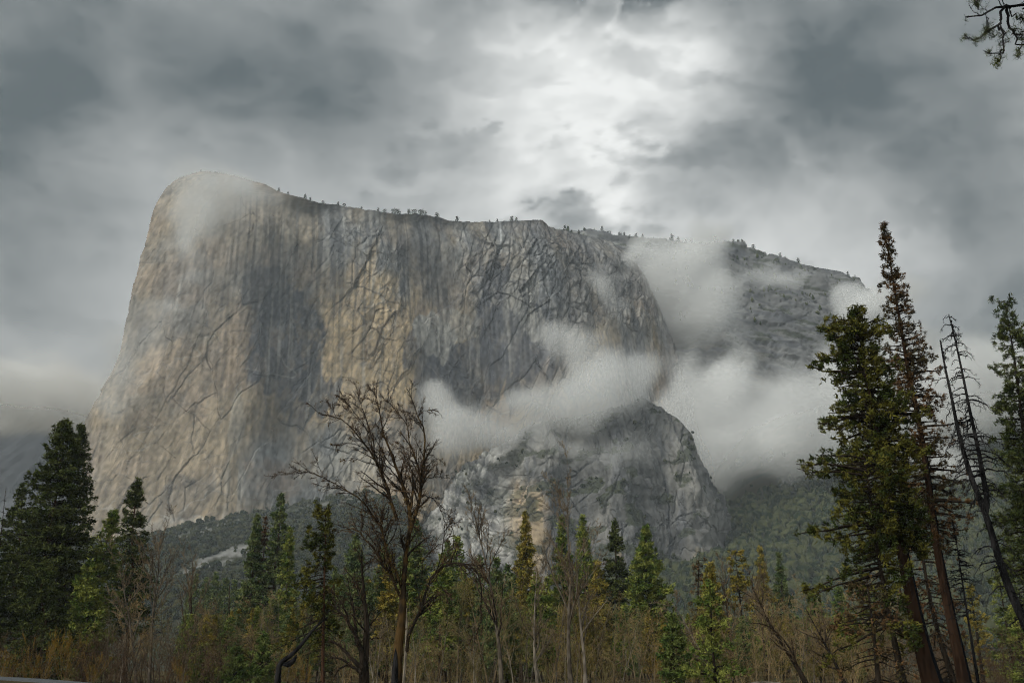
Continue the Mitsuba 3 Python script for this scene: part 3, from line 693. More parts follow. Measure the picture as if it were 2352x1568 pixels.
def bare(seed, H, spread=0.28, stems=1, levels=((9, (.25, .95), (25, 50), .42), (8, (.2, 1), (25, 60), .42), (6, (.15, 1), (25, 65), .5)), r0=None, trop=.08, wig=.14, r_min=.013):
    """A leafless tree at the origin: (trunk, boughs, twigs)."""
    rng = np.random.default_rng(seed)
    r0 = r0 or H * .011
    tp = []
    for i in range(stems):
        a = rng.uniform(0, 6.3)
        q = [np.array([0, 0, -.2]) if stems == 1 else np.array([.25 * math.cos(a + i), .25 * math.sin(a + i), -.2])]
        d = np.array([math.cos(a) * spread * (stems > 1), math.sin(a) * spread * (stems > 1), 1.0])
        for _ in range(7):
            d = d + rng.normal(0, .07, 3) + [0, 0, .06]
            q.append(q[-1] + d / np.linalg.norm(d) * H / 7)
        tp.append(q)
    P, R = limbs_of(rng, tp, [(r0 * (.8 if stems > 1 else 1), r0 * .12)] * stems, 9)
    tr = tubes(P, R * (1 + .4 * np.exp(-np.linspace(0, 12, 9))), 7)
    out = []
    for n, sr, ang, ln in levels:
        P, R = spawn(rng, P, R, n, sr, ang, ln, wig, trop, 5, r_min)
        out.append((P, R))
    return tr, tubes(*out[0], 4), join(*[tubes(P[:, ::2], R[:, ::2], 3) for i, (P, R) in enumerate(out[1:])])


def tree(name, label, cat, parts, group=None, x=None, sx=1.0, rot=0.0, lean=(0, 0), smooth=False):
    """parts: (part name, mesh or ply dict, bsdf, label or None, kind or None)."""
    k = thing(name, label, cat, group)
    tw = None
    if x is not None:
        tw = T().translate([float(q) for q in x]).rotate([0, 1, 0], float(lean[0])).rotate([1, 0, 0], float(lean[1])).rotate([0, 0, 1], float(rot)).scale(float(sx))
    for p in parts:
        kk, n = f'{k}__{p[0]}', 0
        while kk in scene:
            n += 1
            kk = f'{k}__{p[0]}_{n:03d}'
        d = dict(p[1]) if isinstance(p[1], dict) else mikit.ply(p[1], p[2], smooth)
        if isinstance(p[1], dict): d['bsdf'] = {'type': 'ref', 'id': p[2]}
        if tw is not None: d['to_world'] = tw
        scene[kk] = d
        if len(p) > 3 and p[3]: labels.setdefault(kk, {})['label'] = p[3]
        if len(p) > 4 and p[4]: labels.setdefault(kk, {})['kind'] = p[4]
    return k


def ground_z(x, y):
    near = math.exp(-(math.hypot(x, y - 110) / 320) ** 2)
    return float(near * 0.5 * (fb(x / 14, y / 14, 0, 3, 180) - 0.5))


def up_to(px, py, Y, foot=None, wob=0.0, seed=0):
    """A path from the ground to the point the photo shows at (px, py): plumb, or from a foot at another px."""
    top = at(px, py, Y)
    fx = top[0] if foot is None else at(foot, 1540, Y)[0]
    rng = np.random.default_rng(seed)
    base = np.array([fx, Y, ground_z(fx, Y) - .25])
    return [base + (top - base) * s + np.r_[rng.normal(0, wob, 2), 0] * (0 < s < 1) for s in (0, .25, .5, .75, 1)]


# ------------------------------------------------------------------ the big bare tree in the middle
def hero_bare():
    rng = np.random.default_rng(3)
    Y = 52.0

    def z1(pts): return [(a * .2220 + 658.6, b * .2220 + 875) for a, b in pts]          # read off enlargements of the photo
    def z2(pts): return [(a * .2502 + 658.6, b * .2502 + 1176) for a, b in pts]
    tr = rooted([(912, 1568), (914, 1520), (916, 1478), (921, 1440), (924, 1400), (926, 1375)], Y)
    fork = tr[-1]
    L = []

    def limb(pts, r, dy=0.0, y0=0.0):
        L.append(([at(a, b, Y + y0 + dy * i / (len(pts) - 1)) for i, (a, b) in enumerate(pts)], r))
    limb([(926, 1378)] + z2([(1060, 700), (1090, 480), (1110, 300), (1125, 100), (1130, 0)]) + z1([(1275, 1330), (1225, 1150), (1185, 1040), (1130, 920), (1090, 760), (1030, 640), (985, 480), (970, 330), (930, 200), (905, 75)]), (.27, .02), 1.2)
    limb(z2([(1110, 300), (1150, 150), (1190, 20)]) + z1([(1330, 1400), (1370, 1260), (1385, 1100), (1390, 1000), (1420, 830), (1440, 640), (1420, 500), (1360, 380), (1310, 220), (1270, 120)]), (.19, .018), -1.5)
    limb(z1([(1275, 1340), (1305, 1180), (1310, 1020), (1290, 920), (1240, 780), (1200, 680)]), (.11, .015), 1.8)
    limb(z1([(1385, 1040), (1350, 860), (1300, 700), (1260, 610), (1250, 470), (1190, 380), (1100, 270), (1040, 200)]), (.085, .012), .9, -.5)
    limb(z2([(1050, 690), (1010, 560), (940, 420), (905, 300), (880, 170), (850, 30)]) + z1([(1000, 1500), (960, 1380)]), (.10, .015), -1.6)
    limb([(926, 1385)] + z2([(1020, 730), (960, 580), (900, 510), (850, 410), (800, 340), (720, 240), (660, 180), (590, 150), (520, 160), (460, 190)]), (.14, .02), -1.0)
    limb(z2([(965, 590), (945, 500), (920, 380), (890, 180), (830, 60), (770, 0)]) + z1([(870, 1340), (800, 1260), (720, 1190), (560, 1100), (450, 1040), (330, 970), (230, 935), (60, 935), (0, 960)]), (.12, .012), -2.2)
    limb(z1([(1140, 1440), (1090, 1300), (1060, 1180), (1010, 1020), (950, 900), (890, 770), (840, 700), (760, 600), (700, 520), (620, 440), (520, 370), (360, 350)]), (.17, .014), -1.2, .6)
    limb(z1([(905, 780), (905, 680), (870, 550), (830, 420), (790, 300), (740, 180), (680, 90)]), (.07, .012), .6)
    limb(z1([(860, 600), (800, 470), (740, 370), (650, 260), (590, 190), (510, 140)]), (.05, .010), -.5, .4)
    limb(z1([(1180, 1040), (1090, 930), (1010, 850), (930, 780)]), (.06, .03), .4)
    limb(z1([(1120, 890), (1020, 800), (940, 640), (880, 540)]), (.05, .012), -.5)
    limb(z1([(840, 730), (740, 660), (640, 640), (540, 650), (500, 740)]), (.045, .008), -.6)
    limb(z1([(900, 860), (800, 830), (700, 800), (600, 800)]), (.04, .008), -.8)
    limb(z1([(1365, 370), (1420, 305), (1510, 295), (1610, 385)]), (.035, .008), -.4)
    limb(z1([(1410, 1000), (1520, 1000), (1600, 975), (1680, 970)]), (.04, .008), -.4)
    limb(z1([(1440, 760), (1520, 770), (1555, 850), (1530, 950)]), (.035, .007), -.3)
    limb(z2([(1100, 1280), (1120, 1150), (1180, 1000), (1240, 850), (1300, 650), (1370, 545), (1430, 495), (1520, 470), (1640, 475), (1700, 490)]) + [(1100, 1320), (1106, 1370), (1105, 1420), (1092, 1462)], (.17, .02), -2.5, -.2)
    limb(z2([(1330, 620), (1410, 430), (1440, 250), (1455, 90), (1500, 110), (1530, 260)]), (.055, .012), -1.0, -1.4)
    limb(z1([(1400, 1180), (1480, 1200), (1560, 1270), (1620, 1400), (1640, 1480)]), (.045, .012), -.7)
    limb(z2([(1350, 590), (1420, 680), (1480, 800), (1500, 900)]), (.04, .008), -.6, -1.6)
    limb([(1035, 1300), (1060, 1296), (1085, 1310), (1096, 1330)], (.05, .03), -.6, -2.2)
    limb(z2([(1240, 600), (1290, 400), (1320, 420), (1250, 190), (1180, 180)]), (.04, .01), -.4, -1)
    big = limbs_of(rng, [p for p, _ in L], [(max(.56 * a, .020), max(b * .75, .010)) for (_, (a, b)) in L], 14)
    k = thing('bare_tree', 'tall bare black oak with many dark limbs against the tan cliff', 'tree')
    put(k + '__trunk', trunk_mesh(tr, .29, .20, 14, 16, .2, .14, 5), 'bark_moss')
    snag = [at(926, 1400, Y - .3), at(928, 1450, Y - .35), at(926, 1500, Y - .4), at(923, 1600, Y - .4)]
    put(k + '__split_wood', tubes(along([at(934, 1395, Y - .17), at(934, 1450, Y - .20), at(930, 1520, Y - .22), at(923, 1600, Y - .24)], 9)[1][None], np.array([[.015, .05, .065, .07, .06, .06, .06, .05, .05]]), 6), 'bark_pale', label='strip of pale exposed wood down the split trunk')
    put(k + '__charred_slab', tubes(along([at(910, 1486, Y - .16), at(908, 1530, Y - .2), at(905, 1600, Y - .22)], 7)[1][None], np.array([[.04, .11, .15, .17, .18, .18, .18]]), 7), 'bark_char', label='charred hollow foot of the trunk')
    put(k + '__broken_spike', tubes(along([at(942, 1448, Y - .3), at(962, 1410, Y - .4), at(978, 1375, Y - .5), at(989, 1345, Y - .6)], 7)[1][None], np.array([[.09, .08, .07, .06, .05, .035, .008]]), 6), 'bark_pale', label='pale splintered spike of a broken limb')
    for i in range(len(L)):
        put(k + '__limb', tubes(big[0][i:i + 1], big[1][i:i + 1], 7), 'bark_moss' if i < 8 else 'bark_dark')
    w = np.r_[np.full(len(L), 1)]
    parts_ = []
    for i in range(len(L)):                               # as many side branches as the limb is long
        ln = np.linalg.norm(np.diff(big[0][i], axis=0), axis=1).sum()
        parts_.append(spawn(rng, big[0][i:i + 1], big[1][i:i + 1], int(np.clip(ln * (3.8 if i < 12 else 2.4), 3, 34)), (.14, 1.0), (16, 44), min(.42, 1.9 / ln), .13, .0, 6, .014))
    A = (np.vstack([q[0] for q in parts_]), np.vstack([q[1] for q in parts_]))
    B = spawn(rng, *A, 7, (.10, 1.0), (20, 48), .46, .18, -.02, 5, .010)
    Cc = spawn(rng, *B, 3, (.2, 1.0), (22, 50), .6, .22, -.04, 4, .0085)
    put(k + '__branches', tubes(*A, 4), 'bark_dark', kind='stuff')
    put(k + '__twigs', join(tubes(*B, 3), tubes(Cc[0][:, [0, 2, 3]], Cc[1][:, [0, 2, 3]], 3)), 'twig_dark', kind='stuff')
    sel = rng.choice(len(Cc[0]), 600, replace=False)
    tips = Cc[0][sel, -1]
    low_ = spawn(rng, big[0][[0, 1, 4, 5, 17]], big[1][[0, 1, 4, 5, 17]], 90, (.02, .45), (40, 90), .03, .3, -.02, 3, .006)
    put(k + '__suckers', tubes(*low_, 3), 'twig_dark', kind='stuff')
    C = np.vstack([tips, low_[0][:, -1]])
    put(k + '__leaf', blades(rng, C, rng.normal(0, 1, C.shape), 2, .12, .035), 'leaf_brown', kind='stuff', label='scattered dead brown leaves and clumps')


hero_bare()


# ------------------------------------------------------------------ right hand group
def conifer_parts(c, bk, fo, bb=None):
    return [('trunk', c[0], bk), ('branches', c[1], bb or bk, None, 'stuff'), ('crown', c[2], fo, None, 'stuff')]


Y = 46.0
cedar = conifer(11, rooted([(2142, 1568), (2118, 1480), (2100, 1400), (2084, 1320), (2070, 1250), (2052, 1160), (2038, 1090), (2016, 1000), (1998, 905), (1980, 800), (1965, 700)], Y, -1.0), 2.5, (.38, .99),
                lambda u: (.74 + .22 * np.sin(np.clip(u, 0, 1) * 3.1)) * np.clip((1 - u) * 6, 0.1, 1) ** .7 * (.84 + .16 * np.sin(u * 37) + .10 * np.sin(u * 13 + 1)), 300, 12, 15, (.24, .042), .44, (.5, -.25), .3, (math.pi, .16), 1, 0.32, .02, .5, 22, lambda u, az: 1 - .62 * np.clip(-np.sin(az + .3), 0, 1))
tree('cedar_tree', 'big leaning green cedar with a ragged crown left of the tallest brown pine', 'tree', conifer_parts(cedar, 'bark_shade_side', 'cedar_gold', 'bark_dark'))
pine = conifer(13, rooted([(2216, 1568), (2196, 1470), (2180, 1400), (2163, 1310), (2150, 1240), (2130, 1090), (2110, 965), (2088, 860), (2064, 720), (2044, 600), (2028, 514)], 54.0, -1.5), 2.35, (.30, .995),
               lambda u: np.clip(1.02 - .80 * u - .2 * u ** 3, 0, 1) * np.clip(u * 5 + .4, 0, 1), 380, 10, 14, (.19, .034), .33, (.75, .0), .42, (0.3, .18), 1, .36, .05, .4, 30, lambda u, az: 1 - .5 * np.clip(-np.sin(az), 0, 1))
tree('pine_tree', 'tallest leaning pine with thin rust brown needles and a bare trunk with painted side shade', 'tree', conifer_parts(pine, 'bark_shade_side', 'half_dead', 'bark_dark'))
c = conifer(14, rooted([(2075, 1568), (2056, 1480), (2036, 1380), (2018, 1280), (2003, 1180), (1990, 1080), (1982, 1040)], 44.0), 2.1, (.30, .99), lambda u: .75 + .25 * np.sin(u * 23), 150, 8, 14, (.24, .045), .18, (.35, -.3), .35, (math.pi, .45), 1, .40, .18, .5, 40)
tree('cedar_tree', 'slim dark cedar with golden sprays low on the left side of the right hand trees', 'tree', conifer_parts(c, 'bark_dark', 'cedar_gold'))
c = conifer(15, rooted([(2192, 1568), (2160, 1470), (2135, 1370), (2118, 1270), (2105, 1180), (2098, 1110)], 58.0), 2.6, (.10, .99), lambda u: .9 - .5 * u, 110, 7, 12, (.22, .04), .20, (.3, -.3), .35, (0, 0), 1, .3, .25, .6, 20)
tree('dead_conifer', 'reddish half dead conifer wedged between the two big leaning trunks', 'tree', conifer_parts(c, 'bark_dark', 'rust', 'bark_dark'))
c = conifer(16, rooted([(2020, 1600), (2010, 1480), (2000, 1400), (1990, 1330)], 40.0), 2.4, (.12, .99), lambda u: .9 - .5 * u, 70, 8, 6, (.22, .05), .14, (.3, -.2), .4, (math.pi, .3), 1, .3, .45, .5, 20)
tree('dead_conifer', 'tangled half dead undergrowth cedar with rusty sprays below the big cedar', 'tree', conifer_parts(c, 'bark_dark', 'half_dead'))


def snag(name, label, stems, Y, radii, nbr, Lb, seed, bk='bark_char', droop=.75, srange=(.25, .98), up=.25, split=None):
    rng = np.random.default_rng(seed)
    k = thing(name, label, 'tree')
    for i, (st, r) in enumerate(zip(stems, radii)):
        path = rooted(st, Y) if i == 0 else [at(a, b, Y) for a, b in st]
        put(k + ('__trunk' if i == 0 else '__stem'), trunk_mesh(path, r[0], r[1], 9, 24, .1, .08, seed + i), bk)
        n = nbr[i]
        c, _ = along(path)
        h = rng.uniform(*srange, n) if i == 0 else rng.uniform(.08, .99, n)
        az = rng.uniform(0, 6.3, n)
        L = Lb * rng.uniform(.4, 1.1, n) * (1.08 - .8 * h)
        s = np.linspace(0, 1, 7)
        d = np.stack([np.cos(az), np.sin(az), np.zeros(n)], 1)
        B = c(h)[:, None] + d[:, None] * (L[:, None] * (s - .2 * s ** 3))[..., None]
        B[..., 2] += L[:, None] * (up * s - droop * s ** 2)
        B[:, 1:] += rng.normal(0, .03, B[:, 1:].shape)
        R = np.tile(.036 * (1.15 - s), (n, 1)) * (.5 + .5 * L / Lb)[:, None]
        S2 = spawn(rng, B, R, 5, (.35, 1), (30, 70), .30, .15, -.08, 4, .011)
        put(k + '__branches', join(tubes(B, R, 4), tubes(*S2, 3)), bk, kind='stuff')
    return k


snag('dead_tree', 'forked bare dead snag with drooping branches right of the tallest pine',
     [[(2372, 1470), (2352, 1425), (2326, 1370), (2300, 1300), (2275, 1215), (2258, 1165), (2236, 1110), (2214, 1040), (2200, 985), (2183, 900), (2168, 830), (2160, 782)],
      [(2262, 1180), (2266, 1140), (2254, 1070), (2240, 1000), (2225, 930), (2211, 860), (2196, 790), (2179, 722)]], 40.0, [(.25, .03), (.12, .02)], [75, 95], 1.9, 21)
snag('dead_tree', 'thin black dead pole with fine bare branches between pine and forked snag', [[(2247, 1568), (2236, 1500), (2222, 1410), (2208, 1320), (2196, 1240), (2186, 1190)]], 48.0, [(.09, .015)], [80], 2.0, 22, up=.15, droop=.35, srange=(.45, .98))

edge = conifer(17, rooted([(2388, 1400), (2376, 1250), (2362, 1100), (2346, 950), (2326, 800), (2308, 690)], 60.0), 2.7, (.30, .995), lambda u: np.clip(1.02 - .80 * u, 0, 1) * (.85 + .15 * np.sin(u * 45)), 230, 11, 15, (.28, .042), .32, (.35, -.1), .2, (math.pi, .1), 1, .3, 0, .4, 10)
tree('pine_tree', 'dark bushy pine cut off by the right edge of the picture', 'tree', conifer_parts(edge, 'bark_dark', 'pine_dark'))
c = conifer(18, up_to(2352, 1030, 88.0, 2372, .1, 1), 3.2, (.12, .99), None, 150, 12, 8, (.42, .09), .4, (.2, -.2), .2, sparse=0, dead=10)
tree('pine_tree', 'dense dim pine low at the right edge behind the forked snag', 'tree', conifer_parts(c, 'bark_dark', 'pine_dark'))

# ------------------------------------------------------------------ left hand group
for px, py, Y, foot, rad, cr, nb, cl, mat, seed, label in (
        (152, 960, 104.0, 66, 5.0, .22, 360, 18, 'pine_dark', 31, 'largest dark green pine at the left in front of the prow'),
        (186, 972, 106.0, 128, 3.2, .30, 170, 13, 'pine_dark', 32, 'second leader pine leaning against the right side of the largest left pine'),
        (52, 1108, 116.0, 30, 4.0, .22, 190, 13, 'pine_dark', 33, 'dark pine nearest the left edge'),
        (262, 1170, 112.0, 176, 3.0, .16, 200, 13, 'pine_green', 34, 'yellowish green pine right of the largest left pine'),
        (318, 1096, 122.0, 284, 3.1, .22, 220, 13, 'pine_dark', 35, 'slender pointed pine in front of the left foot of the wall'),
        (-30, 1210, 100.0, -40, 4.2, .12, 160, 12, 'pine_dark', 36, 'dim pine cut off by the left edge of the picture'),
        (110, 1290, 92.0, 96, 3.4, .10, 170, 12, 'pine_dark', 37, 'low dark pine under the largest left pine'),
        (205, 1290, 100.0, 195, 3.0, .10, 160, 12, 'pine_green', 38, 'low green pine under the yellowish pine')):
    c = conifer(seed, up_to(px, py, Y, foot, .15, seed), rad, (cr, .99), lambda u: np.clip(1 - u, 0, 1) ** .62 * np.clip(u * 5 + .55, 0, 1), nb, cl, 10, (.42, .08), None, (.45, -.12), .18, start=.25, dead=18)
    tree('pine_tree', label, 'tree', conifer_parts(c, 'bark_red', mat, 'bark_dark'))

snag('dead_tree', 'thin dead spike of a conifer at the far left edge', [[(-22, 1560), (-6, 1320), (14, 1120)]], 100.0, [(.16, .02)], [40], 1.8, 23, 'bark_dark', up=-.05, droop=.2)

# middle conifers, each with its own place and look
for px, py, Y, half, cr, nb, cl, mat, seed, label, foot in (
        (592, 1178, 150, 27, .18, 210, 11, 'fir_green', 41, 'narrow dark fir left of the paired firs below the wall', None),
        (612, 1182, 152, 16, .45, 60, 5, 'rust', 42, 'rust topped dying fir touching the narrow dark fir', None),
        (647, 1130, 150, 36, .14, 240, 11, 'fir_green', 43, 'tall pointed fir in front of the talus brush left of the thin trunked cedar', None),
        (668, 1208, 146, 26, .12, 160, 10, 'pine_green', 44, 'shorter fir at the right shoulder of the tall pointed fir', None),
        (818, 1225, 128, 42, .15, 170, 10, 'fir_green', 45, 'dusky fir behind the dark many stemmed tree', None),
        (958, 1195, 122, 34, .15, 170, 10, 'fir_green', 46, 'fir hidden behind the right limbs of the big oak', None),
        (885, 1250, 132, 34, .15, 140, 10, 'fir_green', 47, 'fir behind the left fork of the big oak', None),
        (1206, 1172, 135, 26, .16, 190, 10, 'olive', 48, 'brown green fir between the two tall bare poplars', 1212),
        (1290, 1185, 140, 30, .14, 180, 10, 'pine_green', 49, 'green fir peeping out right of the tallest bare poplar', None),
        (1338, 1182, 138, 34, .12, 190, 10, 'pine_green', 50, 'bright green fir behind the white barked poplar', None),
        (1413, 1194, 140, 33, .28, 170, 12, 'pine_dark', 51, 'dark tufted pine left of the broad dense pine', 1424),
        (1482, 1208, 130, 44, .24, 320, 14, 'pine_green', 52, 'broad dense green pine in front of the grey buttress', 1492),
        (1372, 1290, 124, 30, .12, 150, 10, 'olive', 53, 'yellow green conifer left of the dark tufted pine', None),
        (1632, 1292, 100, 24, .30, 90, 9, 'olive', 54, 'thin yellowish conifer beside the dead topped one', 1636),
        (1744, 1254, 150, 22, .15, 130, 9, 'olive', 55, 'brownish spire conifer right of the flat tufted pine', None),
        (1788, 1266, 155, 22, .12, 120, 9, 'fir_green', 56, 'dark green spire conifer right of the brownish spire', None),
        (1868, 1358, 140, 42, .10, 130, 10, 'young_green', 57, 'rounded bright green pine left of the big cedar', None),
        (1925, 1345, 145, 34, .10, 120, 10, 'young_green', 58, 'small bright pine just left of the big cedar foot', None)):
    Y = float(Y)
    c = conifer(seed, up_to(px, py, Y, foot, .08, seed), half * Y / 2260 * 1.15, (cr, .99), lambda u: np.clip((1 - u) * 1.75, 0, 1) ** .85 * np.clip(u * 5 + .55, 0, 1) * (.9 + .12 * np.sin(u * 40 + seed)), nb, cl, 8, (.46, .10), None, (.35, -.15), .18, dead=14)
    tree('pine_tree' if 'pine' in label else 'fir_tree', label, 'tree', conifer_parts(c, 'bark_brown', mat, 'bark_dark'))

# thin trunked cedar with its foliage swept to the left
c = conifer(61, rooted([(741, 1568), (742, 1480), (744, 1380), (746, 1290), (748, 1220), (746, 1164)], 58.0, 0), 2.3, (.36, .99),
            lambda u: np.clip(.95 - .72 * u, .2, 1) * (.75 + .25 * np.sin(u * 19)), 150, 8, 15, (.22, .045), .13, (.3, -.35), .25, (math.pi, .55), 1, .5, .15, .5, 60)
tree('cedar_tree', 'cedar with a thin straight red trunk and yellow green sprays left of the big oak', 'tree', conifer_parts(c, 'bark_red', 'cedar_gold', 'bark_dark'))

# dead topped and flat tufted conifers in front of the buttress
c = conifer(62, rooted([(1600, 1568), (1602, 1420), (1606, 1266)], 105.0), 1.5, (.45, .97), lambda u: .9 - .6 * u, 44, 5, 7, (.34, .08), .22, (.1, -.2), .2, sparse=.35)
tree('dead_conifer', 'dead topped conifer with a dark bare spire in front of the buttress foot', 'tree', conifer_parts(c, 'bark_dark', 'half_dead'))
c = conifer(63, rooted([(1716, 1568), (1702, 1400), (1688, 1264)], 100.0), 1.25, (.55, .99), lambda u: .55 + .45 * np.abs(np.sin(u * 16)), 50, 7, 8, (.34, .08), .20, (.1, .05), .05, sparse=.1, flat=.2)
tree('pine_tree', 'thin pine with flat yellow tufts at the right foot of the buttress', 'tree', conifer_parts(c, 'bark_dark', 'olive'))

# young pines in the foreground
for px, py, Y, half, mat, seed, label, foot in (
        (1541, 1406, 66, 44, 'young_green', 71, 'young bushy pine with a dark stem below the broad dense pine', 1548),
        (1628, 1330, 62, 58, 'pine_green', 72, 'taller young pine with open whorls and a black stem right of the bushy one', 1640),
        (527, 1418, 92, 42, 'young_green', 73, 'pale green young pine in the gap left of the cedar', None),
        (545, 1488, 84, 40, 'young_green', 74, 'small round green pine at the bottom left of the cedar', None),
        (470, 1478, 88, 40, 'pine_green', 75, 'low green pine right of the two bare poplars on the left', None),
        (606, 1455, 84, 38, 'young_green', 76, 'pale feathery young pine left of the charred leaning trunk', None),
        (2290, 1290, 96, 60, 'pine_green', 77, 'shaded green pine right of the black dead pole', None),
        (2226, 1330, 110, 40, 'olive', 78, 'yellow green pine glimpsed between leaning pine trunk and black pole', None),
        (2330, 1390, 80, 60, 'pine_green', 79, 'shaded young pine in the bottom right corner', None)):
    Y = float(Y)
    c = conifer(seed, up_to(px, py, Y, foot, .04, seed), half * Y / 2260 * 1.15, (.06, .98), lambda u: np.clip(1 - u, 0, 1) ** .75 * (.78 + .3 * np.sin(u * 31 + seed)), 80, 11, 9, (.30, .05), Y / 2260 * 4.5, (.6, .1), .14, twigs=1)
    tree('young_pine', label, 'tree', conifer_parts(c, 'bark_dark', mat))


# ------------------------------------------------------------------ bare poplars and saplings
def bare_at(name, label, foot, top, Y, seed, spread=.28, stems=1, mat=('bark_grey', 'bark_grey', 'twig_brown'), group=None, r0=None, levels=None, trop=.08, wig=.14):
    a, b = at(foot[0], foot[1], Y), at(top[0], top[1], Y)
    g = np.array([a[0] + (a[0] - b[0]) / max(b[2] - a[2], .1) * a[2], Y, 0.0])
    H = np.linalg.norm(b - g)
    kw = dict(levels=levels) if levels else {}
    p = bare(seed, H, spread, stems, r0=r0, trop=trop, wig=wig, **kw)
    lean = math.degrees(math.atan2(b[0] - g[0], b[2]))
    tree(name, label, 'tree', [('trunk', p[0], mat[0]), ('boughs', p[1], mat[1], None, 'stuff'), ('twigs', p[2], mat[2], None, 'stuff')], group, x=g, lean=(lean, 0), rot=0)


VASE = ((15, (.30, .98), (14, 32), .44), (10, (.12, 1), (18, 44), .42), (6, (.12, 1), (20, 50), .48))
WIDE = ((14, (.22, .97), (28, 58), .46), (9, (.15, 1), (22, 58), .42), (6, (.12, 1), (25, 60), .48))
bare_at('bare_tree', 'tallest bare poplar with a pale leaning trunk right of centre', (1310, 1568), (1252, 1136), 74, 81, levels=VASE, r0=.17, wig=.1)
bare_at('bare_tree', 'bare poplar with dark forked stems right of the big oak', (1150, 1568), (1104, 1186), 72, 82, levels=VASE, mat=('bark_grey', 'bark_dark', 'twig_brown'), r0=.16, spread=.16)
bare_at('bare_tree', 'white barked bare poplar in front of the bright green fir', (1345, 1568), (1345, 1232), 74, 83, levels=WIDE, mat=('bark_pale', 'bark_pale', 'twig_brown'), r0=.14)
bare_at('bare_tree', 'bare poplar with a pale straight trunk left of the vase shaped one', (314, 1568), (318, 1290), 88, 84, levels=WIDE, r0=.14)
bare_at('bare_tree', 'vase shaped bare poplar in front of the left talus', (344, 1568), (392, 1232), 92, 85, levels=VASE, r0=.16)
bare_at('bare_tree', 'small purplish bare tree right of the vase shaped poplar', (440, 1568), (448, 1290), 110, 86, levels=VASE, mat=('bark_brown', 'twig_dark', 'twig_brown'), r0=.14)
bare_at('bare_tree', 'bare tree leaning left over the brown thicket below the forested slope', (1852, 1568), (1725, 1330), 66, 87, levels=WIDE, mat=('bark_dark', 'bark_brown', 'twig_brown'), r0=.19)
bare_at('bare_tree', 'leaning slim bare tree between the leaning one and the big cedar', (1940, 1568), (1868, 1380), 70, 88, levels=WIDE, mat=('bark_dark', 'bark_brown', 'twig_brown'), r0=.15)
bare_at('bare_tree', 'pale bare tree curving left behind the young pines', (1610, 1500), (1530, 1375), 90, 89, levels=WIDE, mat=('bark_pale', 'bark_grey', 'twig_brown'), r0=.15)
bare_at('bare_tree', 'bare tree with a fine brown crown behind the dead topped conifer', (1690, 1568), (1662, 1300), 100, 90, levels=VASE, mat=('bark_brown', 'twig_brown', 'twig_brown'), r0=.18)
bare_at('bare_tree', 'small bare tree between the big oak and the forked poplar', (1050, 1568), (1042, 1330), 96, 91, levels=VASE, mat=('bark_pale', 'twig_olive', 'twig_olive'), r0=.12)
bare_at('bare_tree', 'purplish bare tree beside the leaning bare tree over the thicket', (1760, 1568), (1762, 1320), 110, 92, levels=VASE, mat=('bark_brown', 'twig_brown', 'twig_brown'), r0=.15)
bare_at('bare_tree', 'bare tree with crooked pale twigs left of the tallest poplar', (1235, 1568), (1215, 1300), 80, 93, levels=WIDE, mat=('bark_pale', 'bark_grey', 'twig_brown'), r0=.14)

# dark many stemmed tree left of the oak
rng = np.random.default_rng(7)
Y = 56.0
def z2(pts): return [(a * .2502 + 658.6, b * .2502 + 1176) for a, b in pts]
st = [z2([(705, 1500), (690, 1300), (640, 1150), (570, 1000), (480, 900), (370, 820)]), z2([(715, 1480), (730, 1200), (735, 1000), (715, 800), (700, 600), (685, 450), (690, 330)]),
      z2([(690, 1430), (590, 1330), (500, 1240), (430, 1190), (370, 1185)]), z2([(680, 1470), (560, 1380), (480, 1340), (400, 1330)]), z2([(640, 1100), (620, 950), (590, 780), (560, 600)]),
      z2([(720, 800), (660, 700), (600, 600), (540, 530)]), z2([(560, 1400), (480, 1440), (440, 1500), (420, 1568)]), z2([(735, 1150), (800, 1155), (870, 1150)]), z2([(570, 1000), (520, 860), (430, 740), (380, 690)])]
Lp = [[at(a, b, Y + dy) for a, b in q] for q, dy in zip(st, (0, .2, -.5, -.8, .3, .2, -1.2, .1, .3))]
big = limbs_of(rng, Lp, [(.20, .03), (.24, .02), (.15, .03), (.12, .03), (.08, .015), (.07, .012), (.07, .012), (.03, .008), (.07, .012)], 12)
k = thing('bare_tree', 'dark many stemmed bare tree fanning left beside the big oak', 'tree')
put(k + '__trunk', trunk_mesh(rooted([(836, 1600), (836, 1568), (836, 1540)], Y), .33, .27, 10, 8, .2, .1, 3), 'bark_dark')
for i in range(len(Lp)):
    put(k + '__limb', tubes(big[0][i:i + 1], big[1][i:i + 1], 6), 'bark_dark')
A = spawn(rng, *big, 14, (.2, 1), (20, 50), .26, .15, .03, 5, .014)
B = spawn(rng, *A, 9, (.15, 1), (22, 58), .5, .2, 0, 4, .011)
put(k + '__branches', tubes(*A, 4), 'bark_dark', kind='stuff')
put(k + '__twigs', tubes(*B, 3), 'twig_dark', kind='stuff')

